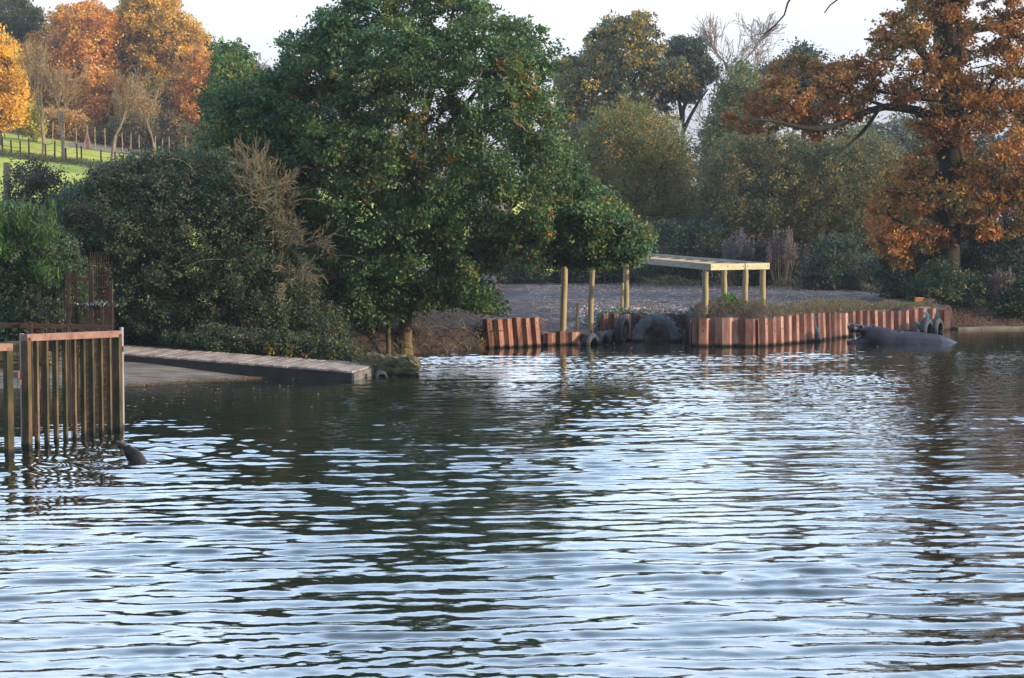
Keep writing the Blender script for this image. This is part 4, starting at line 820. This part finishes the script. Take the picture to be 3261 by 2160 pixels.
# wash where the water meets the corner pile
# ------------------------------------------------------------------ jetty, stone
J0, J1 = P(250, 1118, 37.6), P(1122, 1186, 35.7)
J1[2] = .165
wd = np.array([.35, 1.95, 0.]) 
jt = thing('jetty', 'sloping weathered plank jetty beside the slipway below the bramble thicket', 'jetty', (J0[0], J0[1], 0))
mb = MB(); n = 58; L_ = np.linalg.norm(J1 - J0); dj = (J1 - J0) / L_
for i in range(n):
    a = J0 + (J1 - J0) * (i + .5) / n + np.array([0, 0, R.normal(0, .004)]); wp = L_ / n - .012
    ext = R.uniform(-.03, .03); nd = wd / np.linalg.norm(wd)
    far = 1.92 + (.25 if i > n - 4 else 0)
    mb.bar(a - nd * (.04 + ext), a + nd * (far + ext), wp, .035, up=(0, 0, 1))
mb.build('deck', M_plank, jt)
for k, off in ((0, 0.0), (1, 1.7)):
    mb = MB(); o_ = wd / np.linalg.norm(wd) * off; mb.bar(J0 + o_ - [0, 0, .13], J1 + o_ - [0, 0, .13], .07, .22); mb.build('side_beam', M_darkwood, jt)
mb = MB(); e0 = J1 + dj * .03 - [0, 0, .10]; mb.bar(e0 - nd * .05, e0 + nd * 1.9, .05, .17); mb.build('end_board', noisemat('grey_wet_board', [(.3, (.08, .08, .075)), (.7, (.2, .19, .17))], 4, rough=.7), jt)
for q in (.97, .70, .42):
    mb = MB(); p = J0 + (J1 - J0) * q; mb.bar([p[0], p[1] + .06, -.5], [p[0], p[1] + .06, p[2] - .02], .12, .12); mb.build('leg', M_darkwood, jt)
# fallen stone block
st = MB(); nx, na = 40, 28; SA, SB = P(1150, 1165, 37.6), P(1330, 1172, 36.9)
i = np.linspace(0, 1, nx); an = np.linspace(0, 2 * np.pi, na, endpoint=False)
V = []
for q in i:
    c = SA + (SB - SA) * q; c[2] = .20 - .03 * q; e = min(1, .55 + 3 * q) * min(1, .80 + 3 * (1 - q))
    for a in an:
        ca, sa = math.cos(a), math.sin(a); k = 1 / max(abs(ca), abs(sa)) ** .93
        y = ca * .30 * k * e; z = sa * .21 * k * (e ** .5)
        lay = .018 * math.sin(z * 60 + 2.2 * math.sin(q * 9)) + .02 * math.sin(q * 23 + a * 3) + .012 * math.sin(q * 51 + z * 40)
        V.append((c[0] + .05 * math.sin(a * 2 + 1) * (q > .9), c[1] + y * (1 + lay * 3), c[2] + z + (lay * .6 if sa > -.5 else 0) - .02 * q))
V = np.array(V) + R.normal(0, .006, (nx * na, 3)); ii = np.arange(nx - 1)[:, None] * na; j = np.arange(na)[None]; j2 = (j + 1) % na
st.add(V, np.stack([ii + j, ii + j2, ii + na + j2, ii + na + j], -1).reshape(-1, 4)); st.add(V[:na], [list(range(na))]); st.add(V[-na:], [list(range(na))[::-1]])
o = st.build('stone_block', M_stone, smooth=False); tag(o, 'long layered mossy stone block lying in the water behind the jetty end', 'rock')
# thin dead trunk beside the oak, roots and litter on the bank
mb = MB(); a, r = wig([(1236, 1150), (1238, 1080), (1234, 1010), (1236, 930)], 42.6, .055, .04, 10, .01); mb.tube(a, r, 8, wob=.06); o = mb.build('dead_sapling', M_barkmoss, smooth=True); tag(o, 'thin straight pale trunk at the water edge left of the big oak trunk', 'sapling')
rt = MB()
for k in range(70):
    x = R.uniform(X_of(1160, 1140), X_of(1545, 1112)); y = shore(x) + R.uniform(0, .7); z = float(H(x, y)); a = np.array([x, y, z]); d = np.array([R.normal(0, .45), -R.uniform(.05, .5), R.uniform(-.35, .15)])
    q = np.linspace(0, 1, 6)[:, None]; rt.tube(a + d * q + np.array([0, 0, .22]) * q * (1 - q) * 4 * R.uniform(0, 1), np.linspace(.018, .005, 6) * R.uniform(.4, 1.2), 4, cap=False)
o = rt.build('exposed_roots', M_twig, kind='stuff'); tag(o, 'tangle of exposed roots and twigs on the dark bank under the oak', 'roots')
def scatter_plant(name, label, cat, u0, u1, v, Y, h, n, size, pal, aspect=.3, up=0, thick=.3, group=None, kind=None, upright=True):
    x0, x1 = P(u0, v, Y)[0], P(u1, v, Y)[0]; x = R.uniform(x0, x1, n); y = Y + R.normal(0, thick, n); q = 1 - ((x - (x0 + x1) / 2) / ((x1 - x0) / 2)) ** 2
    g = H(x, y); z = g + h * R.random(n) * (.35 + .65 * np.sqrt(np.clip(q, 0, 1)))
    mb = MB(); leaves(mb, np.stack([x, y, z], 1), size, pick(pal, n) * R.uniform(.7, 1.3, (n, 1)), up, aspect, .8 if upright else None)
    o = mb.build(name, M_leaf, color=True, kind=kind); tag(o, label, cat, group); return o
YEL = [(2, (.32, .20, .03)), (1, (.40, .14, .03)), (2, (.10, .12, .03)), (1, (.22, .2, .04))]
GRN = [(3, (.06, .13, .03)), (2, (.09, .18, .035)), (1, (.04, .08, .03))]
scatter_plant('fern', 'orange autumn fern at the left foot of the short tall rusty wall', 'plant', 1520, 1590, 1105, 45.35, .30, 500, .06, YEL, .3)
scatter_plant('weed_clump', 'yellowing weeds at the water edge right of the oak trunk', 'plant', 1310, 1440, 1120, 43.9, .20, 700, .05, [(3, (.05, .06, .03)), (1, (.28, .22, .04)), (1, (.24, .10, .04))], .4)
scatter_plant('weed_clump', 'dark brambles under the oak between trunk and thin pale trunk', 'plant', 1120, 1260, 1130, 42.4, .30, 900, .05, [(3, (.04, .045, .025)), (1, (.14, .10, .04))], .4)
scatter_plant('weed_clump', 'bright green weeds between the two tall left poles above the low wall', 'plant', 1798, 1900, 1060, 46.1, .26, 900, .07, GRN, .25)
scatter_plant('weed_clump', 'small green tuft hanging over the low rusty wall', 'plant', 1800, 1822, 1090, 45.55, .30, 220, .05, GRN, .4).location.z = .0
scatter_plant('weed_clump', 'green weeds along the top of the wall behind the upright tyre', 'plant', 1895, 2010, 1000, 48.9, .16, 900, .06, GRN, .3)
scatter_plant('weed_clump', 'leafy weeds along the edge above the tractor tyre', 'plant', 2010, 2170, 1000, 49.1, .14, 700, .06, [(2, (.06, .12, .03)), (2, (.12, .10, .05))], .3)
scatter_plant('weed_clump', 'green bush growing down beside the tractor tyre at the wall corner', 'plant', 2135, 2212, 1060, 48.3, .60, 1600, .06, [(3, (.04, .075, .025)), (1, (.10, .14, .03)), (2, (.07, .07, .04))], .5, thick=.18).location.z = -.35
scatter_plant('weed_clump', 'bright green broad leaved plant at the foot of the frame pole', 'plant', 2292, 2356, 980, 47.6, .34, 420, .12, [(3, (.07, .17, .025)), (1, (.14, .26, .04))], .45)
scatter_plant('dry_grass', 'dry brownish grass and seed heads along the top of the long rusty wall', 'grass', 2180, 2440, 1000, 47.0, .26, 6500, .08, [(3, (.16, .12, .07)), (2, (.10, .09, .045)), (1, (.22, .16, .12))], .12, thick=.45, kind='stuff')
def strip(name, label, uv, h, n, size, pal, thick, off, aspect=.12):
    p = np.array(wxy(*uv)); t = R.random(n) * (len(p) - 1); k = t.astype(int).clip(0, len(p) - 2); f = (t - k)[:, None]; q = p[k] * (1 - f) + p[k + 1] * f
    x = q[:, 0] + R.normal(0, .05, n); y = q[:, 1] + off + np.abs(R.normal(0, thick, n)); lump_ = .4 + .6 * np.abs(np.sin(x * 2.1 + 1) * np.sin(x * .83)); z = H(x, y) + R.random(n) * h * lump_
    mb = MB(); leaves(mb, np.stack([x, y, z], 1), size, pick(pal, n) * R.uniform(.7, 1.3, (n, 1)), 0, aspect, .6); o = mb.build(name, M_leaf, color=True, kind='stuff'); tag(o, label, 'grass')
strip('dry_grass', 'dry and green grass along the top of the orange rusted wall behind the hippo', [(2430, 1105), (2600, 1088), (2690, 1075), (2780, 1067), (2900, 1058), (2990, 1053)], .30, 8500, .10, [(3, (.17, .13, .065)), (2, (.08, .10, .035)), (1, (.28, .20, .15)), (.6, (.2, .2, .05))], .55, .22)
strip('grassy_weeds', 'green and brown weeds at the edge between yard and back bushes', [(2100, 995), (2500, 990), (2850, 1010), (3000, 1030)], .5, 9000, .12, [(3, (.06, .09, .035)), (2, (.14, .11, .06)), (1, (.2, .13, .09))], 2.5, 7, .18)
strip('leaf_litter', 'fallen brown leaves strewn on the dark bank at the right edge', [(3040, 1049), (3150, 1048), (3261, 1047), (3400, 1046)], .03, 3500, .07, [(3, (.16, .09, .05)), (2, (.24, .12, .05)), (1, (.30, .19, .11))], 1.4, .4, .6)
n = 6000; x = R.uniform(X_of(1700, 1100), 11, n); y = shore(x) + R.uniform(1.5, 28, n) ** 1.0; mb = MB(); leaves(mb, np.stack([x, y, H(x, y) + .015], 1), .055, pick([(3, (.30, .17, .10)), (2, (.36, .30, .28)), (1, (.5, .47, .5)), (1, (.10, .10, .05))], n), 3, .6); o = mb.build('yard_litter', M_leaf, color=True, kind='stuff'); tag(o, 'fallen leaves and pale stones scattered over the gravel yard', 'litter')
n = 4500; rk = MB(); x = R.uniform(X_of(1880, 1092) - .2, 4.6, n); y = 48.9 + R.gamma(1.2, .9, n) ; s_ = R.gamma(3, .008, n) + .008
for axis in range(1):
    V = (R.normal(0, 1, (n, 6, 3)) * .25 + np.array([[1, 0, 0], [-1, 0, 0], [0, 1, 0], [0, -1, 0], [0, 0, .7], [0, 0, -.7]])) * s_[:, None, None] + np.stack([x, y, H(x, y) + .01], 1)[:, None]
    f = np.array([[0, 2, 4], [2, 1, 4], [1, 3, 4], [3, 0, 4], [2, 0, 5], [1, 2, 5], [3, 1, 5], [0, 3, 5]]); Fa = (np.arange(n)[:, None, None] * 6 + f).reshape(-1, 3)
    cc = np.repeat(pick([(2, (.32, .28, .30)), (2, (.18, .15, .16)), (.7, (.50, .47, .49)), (1, (.24, .13, .09))], n), 8, 0); rk.add(V.reshape(-1, 3), Fa, 0, cc)
o = rk.build('pale_rubble', leafmat('rubble', 0, .9), color=True, kind='stuff'); tag(o, 'band of pale stone rubble on the gravel yard behind the tyres', 'rubble')
n = 1500; x = R.uniform(X_of(400, 1232), X_of(950, 1200), n); y = shore(x) + np.abs(R.normal(.05, .12, n)); mb = MB(); leaves(mb, np.stack([x, y, H(x, y) + .012], 1), .04, pick([(2, (.22, .12, .05)), (1, (.12, .10, .05))], n), 2, .6); o = mb.build('leaf_litter', M_leaf, color=True, kind='stuff'); tag(o, 'line of brown leaves along the slipway water line', 'litter')
mb = MB(); a = P(1738, 982, 52); b = P(1782, 979, 52); a[2] = float(H(a[0], 52)) + .02; b[2] = a[2] + .02; mb.tube([a, b], [.012, .012], 5); o = mb.build('bamboo_cane', M_post); tag(o, 'thin pale cane lying on the gravel left of the tall pole', 'cane')

# ------------------------------------------------------------------ rusty barriers in the water at left
def barrier(label, a, b, bars, group, ztop=None, clip=None):
    a = np.array(a, float); b = np.array(b, float); root = thing('rusty_barrier', label, 'barrier', (a[0], a[1], 0), group)
    d = (b - a)[:2]; d /= np.linalg.norm(d); yaw = math.atan2(d[1], d[0]); rm = np.array([[d[0], -d[1], 0], [d[1], d[0], 0], [0, 0, 1]])
    zt0, zt1 = a[2], b[2]
    def vb(q, name, w, dd, zlo, zhi, m=M_rustbar):
        p = a + (b - a) * q; mb = MB(); mb.box((p[0], p[1], (zlo + zhi) / 2), (w, dd, zhi - zlo), rm); mb.build(name, m, root)
    vb(0, 'post', .085, .10, -.6, zt0 - .045); vb(1, 'post', .085, .10, -.6, zt1 - .045)
    for i in range(bars): 
        q = (i + 1) / (bars + 1); vb(q, 'bar', .045, .055, -.5 + R.uniform(-.05, .05), zt0 + (zt1 - zt0) * q - .092)
    mb = MB(); u_ = (b - a) / np.linalg.norm(b - a); mb.bar(a - u_ * .045 - [0, 0, .045], b + u_ * .045 - [0, 0, .045], .10, .09); mb.build('top_rail', M_rustrail, root)
    return root
pa = W(88, 1428); pb = W(377, 1372); pa[2] = 1.50; pb[2] = 1.43
barrier('rusty steel barrier of nine upright bars standing in the water', pa, pb, 9, 'rusty barriers in the water')
pc = W(30, 1448); pc[2] = 1.42; pd = pc + np.array([-1.25, -1.3, .04])
barrier('rusty steel barrier cut off by the left edge of the picture', pd, pc, 4, 'rusty barriers in the water')
def gpole(label, u, v, h, r=.027, br=()):
    p = W(u, v); root = thing('guide_pole', label, 'pole', p, 'galvanised guide poles'); mb = MB(); mb.tube([[p[0], p[1], -.6], [p[0], p[1], h]], [r, r], 14); mb.build('pole', M_galv, root, smooth=False)
    for (z, dx, dy, m) in br:
        mb = MB(); mb.bar([p[0] - .03, p[1] - .02, z], [p[0] + dx, p[1] + dy, z], .06, .075); mb.build('bracket', m, root)
    return root
gpole('galvanised pole between the two rusty barriers', 74, 1424, 1.50, br=((.96, -.20, -.10, M_rustrail), (.86, .1, .04, M_rustrail)))
gpole('galvanised pole at the right end of the rusty barrier', 391, 1364, 1.46, br=((1.06, -.06, -.05, M_rustrail), (1.15, .02, 0, M_cage)))
# weldmesh cage behind
def meshpanel(mb, a, b, z0, z1, sx, sz, r=.004, skip=0):
    a = np.array(a, float); b = np.array(b, float); L_ = np.linalg.norm(b - a); n = int(L_ / sx)
    q = np.linspace(0, 1, n + 1); X = a[0] + (b[0] - a[0]) * q; Y_ = a[1] + (b[1] - a[1]) * q
    mb.sticks(np.stack([X, Y_, X * 0 + z0], 1), np.stack([X, Y_, X * 0 + z1], 1), r, r, 4)
    z = np.arange(z0, z1, sz); mb.sticks(np.stack([z * 0 + a[0], z * 0 + a[1], z], 1), np.stack([z * 0 + b[0], z * 0 + b[1], z], 1), r, r, 4)
cg = thing('mesh_cage', 'rusty weldmesh cage with square posts behind the barrier', 'cage', P(350, 1300, 30))
c1 = P(335, 1048, 28.6); c2 = P(345, 1048, 31.3); c3 = P(-60, 1035, 30.2)
mb = MB(); c1z = c1.copy()
meshpanel(mb, W(228, 1400)[:2], W(352, 1345)[:2], -.4, 1.35, .075, .11, .005); mb.build('wire_mesh', M_cage, cg)
mb = MB(); meshpanel(mb, P(-60, 1100, 30.2)[:2], P(110, 1100, 30.6)[:2], -.4, 1.0, .09, .10, .004); mb.build('wire_mesh', M_cage, cg)
mb = MB(); meshpanel(mb, P(110, 1100, 30.6)[:2], P(352, 1100, 31)[:2], -.4, 1.25, .075, .12, .005); mb.build('wire_mesh', M_cage, cg)
ra, rb = P(-60, 1034, 30.4), P(356, 1044, 30.8); mb = MB(); mb.bar(ra, rb, .06, .075); mb.build('top_rail', M_cage, cg)
for (u, Y, z, w_) in ((97, 30.4, 1.38, .06), (135, 29.5, 1.33, .05), (212, 30.5, 1.3, .06), (285, 29, 1.3, .11), (340, 30.9, 1.3, .08), (172, 30, 1.3, .06), (265, 29.4, 1.3, .07), (310, 29.8, 1.3, .05), (358, 27.9, .62, .05)):
    p = P(u, 1100, Y); mb = MB(); mb.box((p[0], p[1], (z - .6) / 2), (w_, w_, z + .6)); mb.build('post', M_cage, cg)
p = P(206, 1305, 29.2); mb = MB(); mb.box(p, (.07, .03, .18)); mb.build('plate', M_galv, cg)
# taller cage tower further back
tw = thing('cage_tower', 'tall rusty cage tower with thin rods and stubby posts in front of the ivy', 'cage', P(290, 1240, 34))
YT = 34.0
def tp_(u, v, dy=0): return P(u, v, YT + dy)
for (u0, v0, v1, w_, dy) in ((217, 858, 1060, .065, 0), (241, 868, 905, .055, .2), (290, 860, 1060, .075, 0), (352, 900, 1060, .075, .3), (325, 965, 1060, .05, 0), (272, 985, 1060, .07, .4)):
    a, b = tp_(u0, v1, dy), tp_(u0, v0, dy); a[2] = 0; mb = MB(); mb.bar(a, b, w_, w_); mb.build('post', M_cage, tw)
mb = MB(); mb.bar(tp_(215, 890), tp_(290, 890), .06, .06); mb.build('cross_beam', M_cage, tw)
mb = MB(); mb.bar(tp_(205, 972), tp_(362, 972), .05, .06); mb.build('cross_beam', M_cage, tw)
mb = MB(); meshpanel(mb, tp_(290, 1000)[:2], tp_(348, 1000, .3)[:2], .5, float(tp_(300, 803)[2]), .045, .22, .006); mb.build('wire_mesh', M_cage, tw)
mb = MB(); meshpanel(mb, tp_(96, 1000, .2)[:2], tp_(205, 1000)[:2], .5, float(tp_(300, 905)[2]), .055, .25, .005); mb.build('wire_mesh', M_cage, tw)
mb = MB(); meshpanel(mb, tp_(205, 1000, .2)[:2], tp_(362, 1000, .1)[:2], .5, float(tp_(300, 960)[2]), .05, .2, .005); mb.build('wire_mesh', M_cage, tw)
n = 260; pos = tp_(312, 968) + R.normal(0, 1, (n, 3)) * [.14, .08, .025]; mb = MB(); leaves(mb, pos, .045, pick([(1, (.55, .57, .6)), (2, (.10, .15, .16)), (1, (.05, .07, .05))], n)); o = mb.build('droppings_clump', M_leaf, color=True); tag(o, 'pale mossy clump resting on the cross beam of the cage tower', 'debris')
# stones at the left bank behind barrier
sb = MB()
for (u, v, w_, h_) in ((40, 1120, 1.0, .3), (80, 1105, .7, .25), (10, 1150, .8, .28), (100, 1140, .6, .24)):
    p = P(u, v, 36.2); q = R.normal(0, .03, (8, 3)); sb.box((p[0], p[1], p[2] - .02), (w_, .6, h_), jit=.05)
o = sb.build('stone_blocks', M_stone); tag(o, 'rough pale stones on the shore behind the left barrier', 'rocks')
o['kind'] = 'stuff'

n = 420; x = R.uniform(-9, 13, n); y = shore(x) - np.abs(R.gamma(1.5, 2.6, n)) - .2; k = y > 16; mb = MB(); leaves(mb, np.stack([x, y, x * 0 + .022], 1)[k], .045, pick([(2, (.30, .18, .05)), (1, (.18, .10, .04)), (1, (.35, .28, .08))], int(k.sum())), 6, .6); o = mb.build('floating_leaves', M_leaf, color=True, kind='stuff'); tag(o, 'scattered fallen leaves floating on the lake near the banks', 'leaves')
# ------------------------------------------------------------------ animals (voxel-joined single skins)
def skin_from(mb, name, mat, parent, voxel, smooth_it=8):
    tmp = mb.build('tmp_shape', mat)
    m = tmp.modifiers.new('r', 'REMESH'); m.mode = 'VOXEL'; m.voxel_size = voxel; m.use_smooth_shade = True
    s = tmp.modifiers.new('s', 'SMOOTH'); s.iterations = smooth_it; s.factor = .5
    dg = bpy.context.evaluated_depsgraph_get(); me = bpy.data.meshes.new_from_object(tmp.evaluated_get(dg)); me.name = name
    bpy.data.objects.remove(tmp)
    V = np.zeros(len(me.vertices) * 3, np.float32); me.vertices.foreach_get('co', V); V = V.reshape(-1, 3) - np.array(parent.location, np.float32); me.vertices.foreach_set('co', V.ravel())
    me.polygons.foreach_set('use_smooth', np.ones(len(me.polygons), bool)); me.materials.clear(); me.materials.append(mat); me.update()
    o = bpy.data.objects.new(name, me); COL.objects.link(o); o.parent = parent; return o
def loft(mb, secs, n=24):
    """secs: (x,y,z, half-depth(y), half-height(z), ) ellipses perpendicular to x-ish path"""
    secs = np.array(secs, float); c = secs[:, :3]; t = np.gradient(c, axis=0); t /= np.linalg.norm(t, axis=1)[:, None]
    an = np.linspace(0, 2 * np.pi, n, endpoint=False); V = []
    for k in range(len(secs)):
        yv = np.array([0, 1., 0]) - t[k][1] * t[k]; yv /= np.linalg.norm(yv); zv = np.cross(t[k], yv); zv /= np.linalg.norm(zv); zv *= np.sign(zv[2]) or 1
        V.append(c[k] + np.cos(an)[:, None] * yv * secs[k, 3] + np.sin(an)[:, None] * zv * secs[k, 4])
    V = np.concatenate(V); m = len(secs); i = np.arange(m - 1)[:, None] * n; j = np.arange(n)[None]; j2 = (j + 1) % n
    mb.add(V, np.stack([i + j, i + j2, i + n + j2, i + n + j], -1).reshape(-1, 4)); mb.add(V[:n], [list(range(n))]); mb.add(V[-n:], [list(range(n))[::-1]])
def ell(mb, c, r, rot=None, n=16):
    th = np.linspace(0, np.pi, n // 2 + 1); ph = np.linspace(0, 2 * np.pi, n, endpoint=False)
    V = np.array([[math.sin(a) * math.cos(b), math.sin(a) * math.sin(b), math.cos(a)] for a in th for b in ph]) * np.array(r)
    if rot is not None: V = V @ np.array(rot).T
    m = n // 2 + 1; i = np.arange(m - 1)[:, None] * n; j = np.arange(n)[None]; j2 = (j + 1) % n
    mb.add(V + np.array(c), np.stack([i + j, i + n + j, i + n + j2, i + j2], -1).reshape(-1, 4))
YH = 47.6
def hp(u, v, dy=0.): 
    a = P(u, v, YH); a[1] += dy; return a
HS = YH / 6000.
hip = thing('hippopotamus', 'hippopotamus wallowing with its dark back and raised open mouth above the water', 'hippo', W(2850, 1092))
mb = MB()
def hs(u, vt, vb, yd, dy=0):  # section from top pixel to bottom pixel
    t, b = hp(u, vt, dy), hp(u, vb, dy); return (*((t + b) / 2), yd, (t[2] - b[2]) / 2)
# trunk: back line and hidden belly
loft(mb, [hs(3058, 1091, 1130, .20, .25), hs(3040, 1081, 1150, .34, .22), hs(3015, 1071, 1170, .45, .2), hs(2985, 1064, 1180, .52, .15), hs(2940, 1060, 1185, .56, .1), hs(2890, 1056, 1185, .55, .08), hs(2862, 1052, 1180, .50, .05), hs(2842, 1050, 1170, .44, .04), hs(2826, 1044, 1150, .36, .02), hs(2808, 1040, 1130, .31), hs(2790, 1038, 1115, .27), hs(2770, 1037, 1108, .23), hs(2752, 1037, 1100, .19)])
# forehead to upper jaw, raised and level
loft(mb, [hs(2785, 1038, 1085, .22), hs(2765, 1037, 1076, .20), hs(2748, 1036, 1066, .165), hs(2732, 1033, 1060, .15), hs(2718, 1031, 1059, .18), hs(2708, 1031, 1058, .205), hs(2702, 1036, 1056, .18)])
ell(mb, hp(2714, 1046, -.0), (.10, .225, .135)); ell(mb, hp(2709, 1034, -.09), (.04, .05, .045)); ell(mb, hp(2709, 1034, .09), (.04, .05, .045))
ell(mb, hp(2741, 1039, -.13), (.055, .045, .045)); ell(mb, hp(2741, 1039, .13), (.055, .045, .045))
# cheek and lower jaw at the waterline
loft(mb, [hs(2790, 1060, 1110, .24), hs(2768, 1062, 1108, .21), hs(2745, 1068, 1106, .17), hs(2725, 1078, 1104, .17), hs(2708, 1080, 1103, .19), hs(2699, 1083, 1100, .15)])
body = skin_from(mb, 'body', M_hippo, hip, .018, 6)
for sy in (-1, 1):
    for (u, v, s) in ((2778, 1038, 1.0),):
        e = MB(); c = hp(u, v - 1, sy * .15); ell(e, c, (.032, .016, .045), Matrix.Rotation(-.3, 3, 'Y')); ob = skin_from(e, 'ear', M_hippo, hip, .008, 2)
    e = MB(); ell(e, hp(2741, 1037, sy * .168), (.016, .012, .014)); e.build('eye', M_black, hip, smooth=True)
    e = MB(); c = hp(2721, 1077, sy * .13 - .02); e.tube([c - [0, 0, .03], c + [.003, 0, .02], c + [.0, 0, .06], c + [-.012, 0, .085]], [.011, .010, .007, .003], 8); e.build('tusk', M_tusk, hip, smooth=True)
e = MB(); ell(e, hp(2733, 1062, 0), (.035, .15, .045)); e.build('gum', M_pink, hip, smooth=True)
# sea lion
YS = 23.15
def sp(u, v, dy=0.):
    a = P(u, v - 5, YS); a[1] += dy; return a
px = YS / 6000
sl = thing('sea_lion', 'dark sea lion raising its pointed snout out of the water beside the rusty barrier', 'sea lion', W(430, 1476))
mb = MB()
def ss_(u, v, r, ry=None): return (*sp(u, v), (ry or r * .85) * px, r * px)
loft(mb, [ss_(374, 1414, 4, 5), ss_(377, 1417, 7.5, 8), ss_(383, 1424, 10.5, 11), ss_(391, 1431, 12.5, 12.5), ss_(401, 1438, 16, 15), ss_(411, 1444, 20, 19), ss_(421, 1452, 23.5, 22), ss_(430, 1462, 26, 24), ss_(437, 1475, 28, 27), ss_(444, 1492, 31, 30), ss_(452, 1520, 36, 36)])
ell(mb, sp(408, 1430), (11 * px, 12 * px, 10 * px)); ell(mb, sp(386, 1431), (7 * px, 10 * px, 7 * px))
loft(mb, [ss_(430, 1500, 20), ss_(455, 1499, 26), ss_(480, 1500, 27), ss_(500, 1503, 26), ss_(520, 1510, 22)])
skin_from(mb, 'body', M_sealion, sl, .007, 4)
for sy in (-1, 1):
    e = MB(); ell(e, sp(404, 1427, sy * 13.5 * px), (3.2 * px, 2.5 * px, 3.2 * px)); e.build('eye', M_black, sl, smooth=True)
    e = MB(); a, b = sp(431, 1437, sy * 20 * px), sp(437, 1446, sy * 24 * px); e.tube([a, (a + b) / 2, b], [2.4 * px, 2.2 * px, .5 * px], 7); e.build('ear', M_sealion, sl, smooth=True)
    e = MB()
    for k in range(5):
        a = sp(386 + k, 1428 - k, sy * 10 * px); m = a + np.array([4 + k, 0, -9 - k]) * px + [0, sy * .01, 0]; b = sp(398 + k * 2, 1449 - k, sy * 15 * px)
        e.tube([a, m, b], [.0012, .001, .0006], 4)
    e.build('whiskers', M_tusk, sl)
e = MB(); ell(e, sp(373.5, 1412), (3.5 * px, 4.5 * px, 3 * px)); e.build('nose', M_black, sl, smooth=True)
print('leaf quads', LEAFTOT)
